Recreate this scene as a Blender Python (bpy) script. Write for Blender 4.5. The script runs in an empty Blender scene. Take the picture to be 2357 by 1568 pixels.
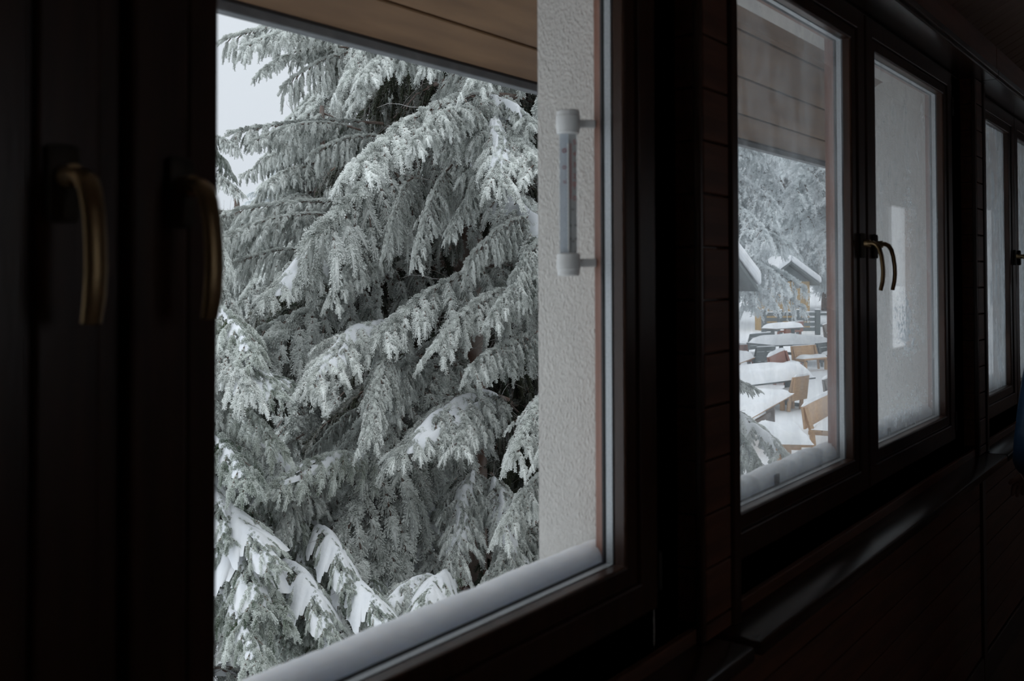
import bpy, bmesh, math, random
import numpy as np
from mathutils import Vector, Matrix, noise

C = bpy.context.scene.collection
SC = bpy.context.scene
RNG = np.random.default_rng(11)
random.seed(7)

# ------------------------------------------------------------------ camera
F_PX, CX, PP_Y = 2291.0, 1178.5, 590.4
CAM = np.array((0.0, -0.85, 1.505))
yaw, pitch, roll = math.radians(36.35), math.radians(1.2), math.radians(-0.15)
FW = np.array([math.cos(yaw) * math.cos(pitch), math.sin(yaw) * math.cos(pitch), math.sin(pitch)])
_r = np.cross(FW, [0, 0, 1]); _r /= np.linalg.norm(_r); _u = np.cross(_r, FW)
RT = math.cos(roll) * _r + math.sin(roll) * _u
UP = -math.sin(roll) * _r + math.cos(roll) * _u

def at(px, py, t=None, Y=None, Z=None):
    """the point of the place seen at a pixel of the photograph, at distance t / on plane y=Y / on height z=Z"""
    d = FW + RT * (px - CX) / F_PX + UP * (PP_Y - py) / F_PX
    if Y is not None: t = (Y - CAM[1]) / d[1]
    elif Z is not None: t = (Z - CAM[2]) / d[2]
    return Vector(CAM + t * d)

cd = bpy.data.cameras.new('camera'); cam = bpy.data.objects.new('camera', cd); C.objects.link(cam)
M = Matrix((RT, UP, -FW)).transposed().to_4x4(); M.translation = Vector(CAM)
cam.matrix_world = M
cd.sensor_width = 36.0; cd.lens = F_PX * 36.0 / 2357.0
cd.shift_y = -(784.0 - PP_Y) / 2357.0
cd.clip_start = 0.05; cd.clip_end = 500
cd.dof.use_dof = True; cd.dof.focus_distance = 6.6; cd.dof.aperture_fstop = 6.3
SC.camera = cam

# ------------------------------------------------------------------ sky and exposure
SC.view_settings.view_transform = 'Standard'; SC.view_settings.look = 'None'
SC.view_settings.exposure = 0.0; SC.view_settings.gamma = 1.0
SC.view_settings.use_curve_mapping = False
SC.cycles.use_denoising = True
SC.cycles.transparent_max_bounces = 24
SC.cycles.max_bounces = 8
w = bpy.data.worlds.new('overcast_sky'); SC.world = w; w.use_nodes = True
nt = w.node_tree; nt.nodes.clear()
o = nt.nodes.new('ShaderNodeOutputWorld'); b = nt.nodes.new('ShaderNodeBackground')
tc = nt.nodes.new('ShaderNodeTexCoord'); sp = nt.nodes.new('ShaderNodeSeparateXYZ'); cr = nt.nodes.new('ShaderNodeValToRGB')
nt.links.new(tc.outputs['Generated'], sp.inputs[0]); nt.links.new(sp.outputs['Z'], cr.inputs[0])
cr.color_ramp.elements[0].position = 0.0; cr.color_ramp.elements[0].color = (0.80, 0.85, 0.92, 1)
cr.color_ramp.elements[1].position = 1.0; cr.color_ramp.elements[1].color = (1.95, 2.0, 2.08, 1)
e = cr.color_ramp.elements.new(0.25); e.color = (0.88, 0.93, 1.0, 1)
nt.links.new(cr.outputs[0], b.inputs[0]); b.inputs[1].default_value = 1.0
nt.links.new(b.outputs[0], o.inputs[0])

# ------------------------------------------------------------------ materials
MAT = {}
def mat(name, base, rough=0.6, base2=None, scale=8.0, stretch=(1, 1, 1), metallic=0.0, bump=0.0, bscale=None,
        spec=0.5, detail=5.0, contrast=(0.35, 0.65), bdist=0.01, coat=0.0):
    m = bpy.data.materials.new(name); m.use_nodes = True
    t = m.node_tree; p = t.nodes['Principled BSDF']
    p.inputs['Base Color'].default_value = (*base, 1); p.inputs['Roughness'].default_value = rough
    p.inputs['Metallic'].default_value = metallic; p.inputs['Specular IOR Level'].default_value = spec
    p.inputs['Coat Weight'].default_value = coat; p.inputs['Coat Roughness'].default_value = 0.15
    if base2 or bump:
        tx = t.nodes.new('ShaderNodeTexCoord'); mp = t.nodes.new('ShaderNodeMapping')
        mp.inputs['Scale'].default_value = stretch
        t.links.new(tx.outputs['Object'], mp.inputs[0])
    if base2:
        n = t.nodes.new('ShaderNodeTexNoise'); n.inputs['Scale'].default_value = scale; n.inputs['Detail'].default_value = detail
        t.links.new(mp.outputs[0], n.inputs['Vector'])
        r = t.nodes.new('ShaderNodeValToRGB'); r.color_ramp.elements[0].position, r.color_ramp.elements[1].position = contrast
        r.color_ramp.elements[0].color = (*base, 1); r.color_ramp.elements[1].color = (*base2, 1)
        t.links.new(n.outputs[0], r.inputs[0]); t.links.new(r.outputs[0], p.inputs['Base Color'])
    if bump:
        n2 = t.nodes.new('ShaderNodeTexNoise'); n2.inputs['Scale'].default_value = bscale or scale * 2; n2.inputs['Detail'].default_value = 4
        t.links.new(mp.outputs[0], n2.inputs['Vector'])
        bp = t.nodes.new('ShaderNodeBump'); bp.inputs['Strength'].default_value = bump; bp.inputs['Distance'].default_value = bdist
        t.links.new(n2.outputs[0], bp.inputs['Height']); t.links.new(bp.outputs[0], p.inputs['Normal'])
    MAT[name] = m
    return m

mat('dark_stained_wood', (0.0400, 0.0190, 0.0120), 0.32, (0.0680, 0.0310, 0.0180), 3, (12, 12, 1.2), bump=0.10, bscale=14, bdist=0.002)
mat('dark_board_wood', (0.1223, 0.0530, 0.0326), 0.48, (0.2120, 0.0856, 0.0489), 3, (1.2, 12, 12), bump=0.12, bscale=12, bdist=0.002)
mat('gloss_sill_wood', (0.0291, 0.0187, 0.0146), 0.24, (0.0499, 0.0270, 0.0187), 3, (1, 14, 14), bump=0.05, bscale=20, bdist=0.001)
mat('ceiling_board_wood', (0.21, 0.155, 0.125), 0.33, (0.29, 0.22, 0.18), 4, (14, 1.2, 1.2), bump=0.1, bscale=10, bdist=0.002)
mat('reddish_outer_wood', (0.22, 0.095, 0.060), 0.5, (0.30, 0.14, 0.095), 4, (10, 10, 1.5), bump=0.15, bscale=14, bdist=0.002)
mat('fascia_wood', (0.1485, 0.0594, 0.0363), 0.35, (0.2475, 0.1056, 0.0660), 4, (1, 8, 8), bump=0.1, bscale=10, bdist=0.002)
mat('eaves_board_wood', (0.225, 0.125, 0.058), 0.62, (0.155, 0.082, 0.036), 2.2, (1.2, 9, 9), bump=0.15, bscale=10, bdist=0.003)
mat('grey_fascia_metal', (0.13, 0.14, 0.15), 0.5, (0.19, 0.20, 0.21), 20)
mat('black_rubber', (0.008, 0.008, 0.009), 0.6)
mat('aluminium_spacer', (0.62, 0.66, 0.68), 0.35, (0.50, 0.54, 0.56), 300, metallic=0.15)
mat('antique_bronze', (0.42, 0.29, 0.15), 0.36, (0.30, 0.20, 0.10), 30, metallic=0.85)
mat('dark_handle_metal', (0.06, 0.045, 0.03), 0.6, (0.04, 0.032, 0.022), 30, metallic=0.2)
mat('hinge_metal', (0.05, 0.048, 0.044), 0.5, metallic=0.5)
mat('floor_boards', (0.1350, 0.0750, 0.0480), 0.4, (0.1950, 0.1080, 0.0675), 3, (1, 9, 1), bump=0.08)
mat('snow', (0.86, 0.88, 0.90), 0.7, (0.80, 0.83, 0.87), 5, bump=0.35, bscale=22, spec=0.2, bdist=0.01)
mat('snow_ledge', (0.83, 0.85, 0.89), 0.7, (0.76, 0.79, 0.84), 18, bump=0.4, bscale=60, spec=0.2, bdist=0.004)
mat('bark', (0.10, 0.055, 0.038), 0.85, (0.24, 0.20, 0.18), 14, (1, 1, 0.4), bump=0.6, bscale=30)
mat('bare_twig', (0.17, 0.14, 0.12), 0.8, (0.45, 0.45, 0.45), 30)
mat('red_bark', (0.22, 0.075, 0.032), 0.8, (0.12, 0.06, 0.035), 20, bump=0.4)
mat('white_plastic', (0.72, 0.72, 0.70), 0.45)
mat('card_white', (0.60, 0.66, 0.72), 0.6)
mat('card_grey', (0.36, 0.36, 0.35), 0.6)
mat('card_pink', (0.42, 0.22, 0.21), 0.6)
mat('capillary', (0.75, 0.74, 0.70), 0.3)
mat('print_red', (0.35, 0.05, 0.06), 0.6)
mat('print_black', (0.03, 0.03, 0.035), 0.6)
mat('print_blue', (0.18, 0.24, 0.32), 0.6)
mat('honey_wood', (0.55, 0.36, 0.20), 0.6, (0.44, 0.27, 0.15), 3, (2, 10, 10))
mat('grey_weathered_wood', (0.17, 0.15, 0.14), 0.7, (0.26, 0.23, 0.21), 4, (2, 10, 10))
mat('red_brown_wood', (0.32, 0.13, 0.09), 0.65, (0.24, 0.11, 0.075), 4, (2, 10, 10))
mat('slate_wood', (0.11, 0.13, 0.135), 0.7, (0.16, 0.18, 0.18), 4, (2, 10, 10))
mat('ochre_cladding', (0.50, 0.33, 0.13), 0.7, (0.40, 0.27, 0.13), 2, (8, 8, 1))
mat('jacket_blue', (0.014, 0.045, 0.10), 0.55, (0.010, 0.033, 0.075), 12, bump=0.5, bscale=9, bdist=0.02)
mat('trouser_black', (0.012, 0.012, 0.014), 0.8, bump=0.3, bscale=14)
mat('skin', (0.55, 0.34, 0.26), 0.5)
mat('hair', (0.05, 0.03, 0.02), 0.6, (0.08, 0.05, 0.03), 60, (1, 1, 0.2))
mat('shoe_leather', (0.02, 0.015, 0.012), 0.4)
mat('eye_white', (0.7, 0.7, 0.7), 0.3)

p_ = MAT['snow_ledge'].node_tree.nodes['Principled BSDF']; p_.inputs['Subsurface Weight'].default_value = 1.0
p_.inputs['Subsurface Radius'].default_value = (0.05, 0.055, 0.06); p_.inputs['Subsurface Scale'].default_value = 1.0
def stucco(name, c1, c2, strength, scale, dist=0.02):
    m = bpy.data.materials.new(name); m.use_nodes = True; t = m.node_tree; p = t.nodes['Principled BSDF']
    p.inputs['Roughness'].default_value = 0.9; p.inputs['Specular IOR Level'].default_value = 0.2
    tx = t.nodes.new('ShaderNodeTexCoord')
    v = t.nodes.new('ShaderNodeTexVoronoi'); v.inputs['Scale'].default_value = scale; v.feature = 'SMOOTH_F1'
    n = t.nodes.new('ShaderNodeTexNoise'); n.inputs['Scale'].default_value = scale * 0.8; n.inputs['Detail'].default_value = 6
    n3 = t.nodes.new('ShaderNodeTexNoise'); n3.inputs['Scale'].default_value = 5; n3.inputs['Detail'].default_value = 3
    mp = t.nodes.new('ShaderNodeMapping'); mp.inputs['Scale'].default_value = (1.0, 1.0, 0.55)
    t.links.new(tx.outputs['Object'], mp.inputs[0])
    for k in (v, n, n3): t.links.new(mp.outputs[0], k.inputs['Vector'])
    ad = t.nodes.new('ShaderNodeMath'); ad.operation = 'ADD'
    t.links.new(v.outputs['Distance'], ad.inputs[0]); t.links.new(n.outputs[0], ad.inputs[1])
    bp = t.nodes.new('ShaderNodeBump'); bp.inputs['Strength'].default_value = strength; bp.inputs['Distance'].default_value = dist
    t.links.new(ad.outputs[0], bp.inputs['Height']); t.links.new(bp.outputs[0], p.inputs['Normal'])
    r = t.nodes.new('ShaderNodeValToRGB'); r.color_ramp.elements[0].color = (*c1, 1); r.color_ramp.elements[1].color = (*c2, 1)
    r.color_ramp.elements[0].position = 0.3; r.color_ramp.elements[1].position = 0.7
    mx = t.nodes.new('ShaderNodeMath'); mx.operation = 'MULTIPLY_ADD'; mx.inputs[1].default_value = 0.5
    t.links.new(n3.outputs[0], mx.inputs[0])
    h = t.nodes.new('ShaderNodeMath'); h.operation = 'MULTIPLY'; h.inputs[1].default_value = 0.5
    t.links.new(n.outputs[0], h.inputs[0]); t.links.new(h.outputs[0], mx.inputs[2])
    t.links.new(mx.outputs[0], r.inputs[0]); t.links.new(r.outputs[0], p.inputs['Base Color'])
    MAT[name] = m
stucco('roughcast_stucco', (0.62, 0.60, 0.56), (0.82, 0.80, 0.75), 0.9, 330, 0.003)

def glass(name, veil=0.0, streak=0.0, vcol=(0.8, 0.85, 0.88), sc=(6, 6, 1.2), thr=(0.5, 0.7), crust=0.0):
    m = bpy.data.materials.new(name); m.use_nodes = True; t = m.node_tree; t.nodes.clear()
    out = t.nodes.new('ShaderNodeOutputMaterial')
    tr = t.nodes.new('ShaderNodeBsdfTransparent'); tr.inputs[0].default_value = (0.985, 0.99, 0.99, 1)
    gl = t.nodes.new('ShaderNodeBsdfGlossy'); gl.inputs['Roughness'].default_value = 0.0; gl.inputs[0].default_value = (1, 1, 1, 1)
    lw = t.nodes.new('ShaderNodeLayerWeight'); lw.inputs[0].default_value = 0.5
    pw = t.nodes.new('ShaderNodeMath'); pw.operation = 'POWER'; pw.inputs[1].default_value = 5
    ml = t.nodes.new('ShaderNodeMath'); ml.operation = 'MULTIPLY_ADD'; ml.inputs[1].default_value = 0.6; ml.inputs[2].default_value = 0.035
    mx = t.nodes.new('ShaderNodeMixShader')
    t.links.new(lw.outputs['Facing'], pw.inputs[0]); t.links.new(pw.outputs[0], ml.inputs[0]); t.links.new(ml.outputs[0], mx.inputs[0])
    t.links.new(tr.outputs[0], mx.inputs[1]); t.links.new(gl.outputs[0], mx.inputs[2])
    last = mx
    if veil or streak:
        df = t.nodes.new('ShaderNodeBsdfDiffuse'); tl = t.nodes.new('ShaderNodeBsdfTranslucent')
        df.inputs[0].default_value = (*vcol, 1); tl.inputs[0].default_value = (*vcol, 1)
        m2 = t.nodes.new('ShaderNodeMixShader'); m2.inputs[0].default_value = 0.65
        t.links.new(df.outputs[0], m2.inputs[1]); t.links.new(tl.outputs[0], m2.inputs[2])
        tx = t.nodes.new('ShaderNodeTexCoord'); mp = t.nodes.new('ShaderNodeMapping'); mp.inputs['Scale'].default_value = sc
        t.links.new(tx.outputs['Object'], mp.inputs[0])
        n = t.nodes.new('ShaderNodeTexNoise'); n.inputs['Scale'].default_value = 3.0; n.inputs['Detail'].default_value = 7; n.inputs['Roughness'].default_value = 0.65
        n.inputs['Distortion'].default_value = 0.6
        t.links.new(mp.outputs[0], n.inputs['Vector'])
        r = t.nodes.new('ShaderNodeMapRange'); r.inputs[1].default_value = thr[0]; r.inputs[2].default_value = thr[1]
        r.inputs[3].default_value = veil; r.inputs[4].default_value = veil + streak
        t.links.new(n.outputs[0], r.inputs[0])
        m3 = t.nodes.new('ShaderNodeMixShader'); facout = r.outputs[0]
        if crust:       # patches of ice crystals grown on the pane
            for (cx_, cz_, rx_, rz_, th_) in ((3.22, 1.36, .18, .14, .53), (3.26, 1.70, .09, .26, .60), (3.2, 1.10, .4, .10, .58)):
                sb_ = t.nodes.new('ShaderNodeVectorMath'); sb_.operation = 'SUBTRACT'; t.links.new(tx.outputs['Object'], sb_.inputs[0]); sb_.inputs[1].default_value = (cx_, 0, cz_)
                dv = t.nodes.new('ShaderNodeVectorMath'); dv.operation = 'MULTIPLY'; t.links.new(sb_.outputs[0], dv.inputs[0]); dv.inputs[1].default_value = (1 / rx_, 0, 1 / rz_)
                le = t.nodes.new('ShaderNodeVectorMath'); le.operation = 'LENGTH'; t.links.new(dv.outputs[0], le.inputs[0])
                n4 = t.nodes.new('ShaderNodeTexNoise'); n4.inputs['Scale'].default_value = 34; n4.inputs['Detail'].default_value = 6; n4.inputs['Roughness'].default_value = .7; n4.inputs['Distortion'].default_value = 1.5
                t.links.new(tx.outputs['Object'], n4.inputs['Vector'])
                s4 = t.nodes.new('ShaderNodeMath'); s4.operation = 'MULTIPLY_ADD'; s4.inputs[1].default_value = -.16; t.links.new(le.outputs['Value'], s4.inputs[0]); t.links.new(n4.outputs[0], s4.inputs[2])
                r4 = t.nodes.new('ShaderNodeMapRange'); r4.inputs[1].default_value = th_ - .10; r4.inputs[2].default_value = th_ - .02; r4.inputs[3].default_value = 0; r4.inputs[4].default_value = .95
                t.links.new(s4.outputs[0], r4.inputs[0])
                mxm = t.nodes.new('ShaderNodeMath'); mxm.operation = 'MAXIMUM'; t.links.new(facout, mxm.inputs[0]); t.links.new(r4.outputs[0], mxm.inputs[1]); facout = mxm.outputs[0]
        t.links.new(facout, m3.inputs[0]); t.links.new(mx.outputs[0], m3.inputs[1]); t.links.new(m2.outputs[0], m3.inputs[2])
        last = m3
    t.links.new(last.outputs[0], out.inputs[0])
    MAT[name] = m
glass('clear_glass')
glass('misted_glass', 0.06, 0.16, sc=(3, 3, 1.5), thr=(0.42, 0.66))
glass('fogged_glass', 0.16, 0.24, sc=(5, 5, 2.2), thr=(0.52, 0.74), crust=1)
glass('frosted_glass', 0.40, 0.50, sc=(4.5, 4.5, 1.6), thr=(0.50, 0.60))
glass('tube_glass', 0.05, 0.02)

def needle_mat(name, green, green2, rime, shift):
    m = bpy.data.materials.new(name); m.use_nodes = True; t = m.node_tree; p = t.nodes['Principled BSDF']
    p.inputs['Roughness'].default_value = 0.75; p.inputs['Specular IOR Level'].default_value = 0.15
    at_ = t.nodes.new('ShaderNodeAttribute'); at_.attribute_name = 'rime'
    oi = t.nodes.new('ShaderNodeObjectInfo'); g = t.nodes.new('ShaderNodeNewGeometry')
    sx = t.nodes.new('ShaderNodeSeparateXYZ'); t.links.new(g.outputs['True Normal'], sx.inputs[0])
    tx = t.nodes.new('ShaderNodeTexCoord'); n = t.nodes.new('ShaderNodeTexNoise'); n.inputs['Scale'].default_value = 7; n.inputs['Detail'].default_value = 4
    t.links.new(tx.outputs['Object'], n.inputs['Vector'])
    def ma(a, k, c):
        q = t.nodes.new('ShaderNodeMath'); q.operation = 'MULTIPLY_ADD'; t.links.new(a, q.inputs[0]); q.inputs[1].default_value = k
        if isinstance(c, float): q.inputs[2].default_value = c
        else: t.links.new(c, q.inputs[2])
        return q.outputs[0]
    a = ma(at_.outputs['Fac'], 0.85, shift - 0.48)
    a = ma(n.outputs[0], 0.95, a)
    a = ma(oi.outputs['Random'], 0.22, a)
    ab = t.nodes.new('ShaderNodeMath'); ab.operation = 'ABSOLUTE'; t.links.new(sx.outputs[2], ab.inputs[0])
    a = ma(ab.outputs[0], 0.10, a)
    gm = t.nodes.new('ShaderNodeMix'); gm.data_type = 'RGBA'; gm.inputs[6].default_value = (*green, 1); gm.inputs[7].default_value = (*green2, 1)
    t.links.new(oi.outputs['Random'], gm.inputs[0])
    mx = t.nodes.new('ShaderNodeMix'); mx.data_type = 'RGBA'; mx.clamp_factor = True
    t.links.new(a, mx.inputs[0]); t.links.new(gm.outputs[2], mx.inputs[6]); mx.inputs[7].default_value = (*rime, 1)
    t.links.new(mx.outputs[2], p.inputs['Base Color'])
    MAT[name] = m
needle_mat('rimed_needles', (0.028, 0.050, 0.034), (0.045, 0.062, 0.034), (0.91, 0.94, 0.915), 0.24)
needle_mat('shade_tinted_needles', (0.030, 0.045, 0.030), (0.050, 0.055, 0.035), (0.42, 0.43, 0.41), -0.26)  # shade of the crown's depth put into darker needle and rime colours
needle_mat('greener_needles', (0.045, 0.085, 0.045), (0.075, 0.100, 0.050), (0.88, 0.92, 0.89), 0.08)
needle_mat('haze_tinted_needles', (0.42, 0.47, 0.48), (0.50, 0.55, 0.56), (0.90, 0.94, 0.95), 0.25)  # heavy rime, lightened further to paint the distance haze

# ------------------------------------------------------------------ helpers
class MB:
    def __init__(s): s.v = []; s.f = []; s.mi = []; s.cur = 0
    def add(s, vs, fs):
        n = len(s.v); s.v += [tuple(q) for q in vs]; s.f += [tuple(i + n for i in q) for q in fs]; s.mi += [s.cur] * len(fs)
    def box(s, x0, x1, y0, y1, z0, z1, M=None, c=0.0):
        if c > 0:
            bm = bmesh.new(); bmesh.ops.create_cube(bm, size=1.0)
            for q in bm.verts: q.co = Vector((x0 + (q.co.x + .5) * (x1 - x0), y0 + (q.co.y + .5) * (y1 - y0), z0 + (q.co.z + .5) * (z1 - z0)))
            bmesh.ops.bevel(bm, geom=list(bm.edges), offset=c, segments=2, affect='EDGES', profile=0.5)
            vs = [q.co.copy() for q in bm.verts]; fs = [[q.index for q in fc.verts] for fc in bm.faces]; bm.free()
        else:
            vs = [Vector((x, y, z)) for x in (x0, x1) for y in (y0, y1) for z in (z0, z1)]
            fs = [(0, 1, 3, 2), (4, 6, 7, 5), (0, 4, 5, 1), (2, 3, 7, 6), (0, 2, 6, 4), (1, 5, 7, 3)]
        if M: vs = [M @ q for q in vs]
        s.add(vs, fs)
    def tube(s, pts, rad, n=10, flat=None, caps=True):
        """rad: list of radii; flat=(side vector, ratio): width along the side vector is radius*ratio"""
        pts = [Vector(p) for p in pts]; rings = []
        for i, p in enumerate(pts):
            d = (pts[min(i + 1, len(pts) - 1)] - pts[max(i - 1, 0)]).normalized()
            if flat: a = Vector(flat[0]).normalized()
            else: a = d.cross(Vector((0, 0, 1)) if abs(d.z) < .9 else Vector((1, 0, 0))).normalized()
            b2 = d.cross(a).normalized(); r = rad[i] if isinstance(rad, (list, tuple)) else rad
            ra = r * (flat[1] if flat else 1)
            rings.append([p + a * ra * math.cos(2 * math.pi * k / n) + b2 * r * math.sin(2 * math.pi * k / n) for k in range(n)])
        vs = [q for rg in rings for q in rg]; fs = []
        for i in range(len(rings) - 1):
            for k in range(n):
                fs.append((i * n + k, i * n + (k + 1) % n, (i + 1) * n + (k + 1) % n, (i + 1) * n + k))
        if caps: fs += [tuple(range(n - 1, -1, -1)), tuple(range((len(rings) - 1) * n, len(rings) * n))]
        s.add(vs, fs)
    def ring(s, x0, x1, z0, z1, prof, sl=1, sr=1, sb=1, st=1):
        """sweep a closed profile of (outward distance, y) round a rectangle in the x-z plane"""
        n = len(prof); vs = []
        for cx_, cz_, dx, dz in ((x0, z0, -sl, -sb), (x1, z0, sr, -sb), (x1, z1, sr, st), (x0, z1, -sl, st)):
            for a, y in prof: vs.append((cx_ + dx * a, y, cz_ + dz * a))
        fs = []
        for c in range(4):
            d = (c + 1) % 4
            for k in range(n): fs.append((c * n + k, c * n + (k + 1) % n, d * n + (k + 1) % n, d * n + k))
        s.add(vs, fs)
    def mesh(s, name, m, smooth=False, extra=()):
        me = bpy.data.meshes.new(name); me.from_pydata([tuple(q) for q in s.v], [], s.f)
        me.materials.append(MAT[m] if isinstance(m, str) else m)
        for q in extra: me.materials.append(MAT[q])
        if extra: me.polygons.foreach_set('material_index', s.mi)
        bm = bmesh.new(); bm.from_mesh(me); bmesh.ops.recalc_face_normals(bm, faces=bm.faces); bm.to_mesh(me); bm.free()
        if smooth:
            me.polygons.foreach_set('use_smooth', [True] * len(me.polygons))
            me.set_sharp_from_angle(angle=math.radians(40))
        me.update(); return me
    def build(s, name, m, parent=None, smooth=False, extra=()):
        o = bpy.data.objects.new(name, s.mesh(name, m, smooth, extra)); C.objects.link(o)
        if parent: o.parent = parent
        return o

def link(name, me, parent=None, mw=None):
    o = bpy.data.objects.new(name, me); C.objects.link(o)
    if parent: o.parent = parent
    if mw is not None: o.matrix_local = mw
    return o
def struct(o, label=None):
    o['kind'] = 'structure'
    if label: o['label'] = label
    return o
def tag(o, label, cat, group=None):
    o['label'] = label; o['category'] = cat
    if group: o['group'] = group
    return o
def empty(name, loc=(0, 0, 0), rz=0.0):
    o = bpy.data.objects.new(name, None); C.objects.link(o); o.location = loc; o.rotation_euler = (0, 0, rz); o.empty_display_size = .1
    return o
def copy_tree(o, parent=None):
    c = o.copy(); C.objects.link(c)
    if parent: c.parent = parent
    for ch in list(o.children): copy_tree(ch, c)
    return c

# ------------------------------------------------------------------ the room
FLOOR_X0, FLOOR_X1, ROOM_Y = -2.6, 14.6, -2.6
SILL, HEAD = 0.858, 2.222
GB, GT = 1.028, 2.131                 # glass bottom and top
BAYS = [  # left glass, right glass, pilaster centre at its left and right
    dict(g1=(-0.335, 0.398), g2=(0.627, 1.437), x0=-0.62, x1=1.63),
    dict(g1=(1.888, 2.626), g2=(2.839, 3.622), x0=1.74, x1=3.893),
    dict(g1=(4.115, 4.800), g2=(5.010, 5.760), x0=4.005, x1=6.10)]
SLOPE = 0.543

m = MB(); m.box(FLOOR_X0, FLOOR_X1, ROOM_Y, -0.03, -0.06, 0.0)
floor = struct(m.build('floor', 'floor_boards'), 'brown wooden floor')
bd = MB(); bd.box(0, 2.4, 0, 0.138, 0, 0.012, c=0.002); plank = bd.mesh('floor_plank', 'floor_boards')
for i in range(18):
    for j in range(3):
        y = -0.20 - i * 0.14
        if y < ROOM_Y: break
        link('plank', plank, floor, Matrix.Translation((2.2 + j * 2.402 + (i % 2) * 0.9, y, 0.0)))

# masonry of the window wall with its stucco outside
def opening(bay): return bay['g1'][0] - 0.057, bay['g2'][1] + 0.057
m = MB(); T = 0.19
lo, hi = -2.6, 14.6
m.box(lo, hi, -0.02, T, -1.8, 0.975)
m.box(lo, hi, -0.02, T, 2.205, 2.60)
xs = [lo]
for bay in BAYS: a, b_ = opening(bay); xs += [a, b_]
xs.append(hi)
for i in range(0, len(xs), 2): m.box(xs[i], xs[i + 1], -0.02, T if i != 4 else 0.275, 0.975 if i != 4 else -1.8, 2.205)
wall = struct(m.build('wall_left', 'roughcast_stucco'), 'roughcast stucco outside wall with dark panelled inside')
# inside panelling below the sills
bm_ = MB(); bm_.box(FLOOR_X0, FLOOR_X1, -0.048, -0.020, 0.0, 0.835)
bm_.build('panel_backing', 'dark_stained_wood', wall)
spans = [(-0.60, 1.655), (1.715, 3.945), (4.01, 6.12)]
k = 0
for a, b_ in spans:
    z = 0.120; i = 0
    bb = MB(); bb.box(0, b_ - a, -0.013, 0, 0.002, 0.0935, c=0.0022); me = bb.mesh('panel_board', 'dark_board_wood')
    while z < 0.80:
        link('panel_board', me, wall, Matrix.Translation((a, -0.048, z))); z += 0.0955
# vertical cover strips and the baseboard
cs = MB(); cs.box(0, 0.055, -0.022, 0, 0.0, 0.835, c=0.003); me = cs.mesh('cover_strip', 'dark_stained_wood')
for x in (-0.66, 1.658, 3.950, 6.125): link('cover_strip', me, wall, Matrix.Translation((x, -0.048, 0)))
m = MB(); m.box(FLOOR_X0, FLOOR_X1, -0.068, -0.047, 0.0, 0.115, c=0.004)
struct(m.build('baseboard_left', 'dark_stained_wood'))
# upper inside wall lining behind the pelmets
m = MB(); m.box(FLOOR_X0, FLOOR_X1, -0.04, -0.019, 2.232, 2.36); m.build('upper_lining', 'dark_stained_wood', wall)
m = MB()
m.box(FLOOR_X0, -0.62, -0.03, -0.019, 0.86, 2.24); m.box(6.1, FLOOR_X1, -0.03, -0.019, 0.86, 2.24)
m.build('side_lining', 'dark_stained_wood', wall)

# pilasters between the windows, faced with short boards
def pilaster(n, x0, x1):
    m = MB(); m.box(x0, x1, -0.063, -0.019, SILL, HEAD)
    p = struct(m.build('trim_%d' % n, 'dark_stained_wood'), 'narrow pilaster between windows faced with short dark boards')
    bb = MB(); bb.box(0.002, x1 - x0 - 0.028, -0.012, 0, 0.0015, 0.0935, c=0.0025); me = bb.mesh('pilaster_board', 'dark_board_wood')
    z = SILL + 0.002 + 0.03
    f_ = MB(); f_.box(0.002, x1 - x0 - 0.028, -0.012, 0, 0, 0.028, c=0.002); o_ = link('pilaster_board', f_.mesh('pilaster_board', 'dark_board_wood'), p, Matrix.Translation((x0, -0.063, SILL + .001)))
    while z < HEAD - 0.02:
        if z + 0.0955 > HEAD:
            q = MB(); q.box(0.002, x1 - x0 - 0.028, -0.012, 0, 0.0015, HEAD - z - .001, c=0.002)
            link('pilaster_board', q.mesh('pilaster_board', 'dark_board_wood'), p, Matrix.Translation((x0, -0.063, z)))
        else: link('pilaster_board', me, p, Matrix.Translation((x0, -0.063, z)))
        z += 0.0955
    # side boards on the reveal that faces the viewer
    sb = MB(); sb.box(-0.006, 0, -0.040, 0, 0.0015, 0.0935, c=0.002); me2 = sb.mesh('reveal_board', 'dark_board_wood')
    z = SILL + 0.032
    while z < HEAD - 0.09:
        link('reveal_board', me2, p, Matrix.Translation((x0, -0.021, z))); z += 0.0955
    e_ = MB(); e_.box(x1 - 0.026, x1 + 0.006, -0.081, -0.019, SILL, HEAD, c=0.004); e_.build('edge_moulding', 'dark_stained_wood', p)
    e_ = MB(); e_.box(x0 - 0.012, x0 + 0.002, -0.074, -0.060, SILL, HEAD, c=0.003); e_.build('corner_moulding', 'dark_stained_wood', p)
    return p
pilaster(1, 1.63, 1.766); pilaster(2, 3.893, 4.02); pilaster(3, 6.10, 6.24); pilaster(4, -0.76, -0.62)

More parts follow.
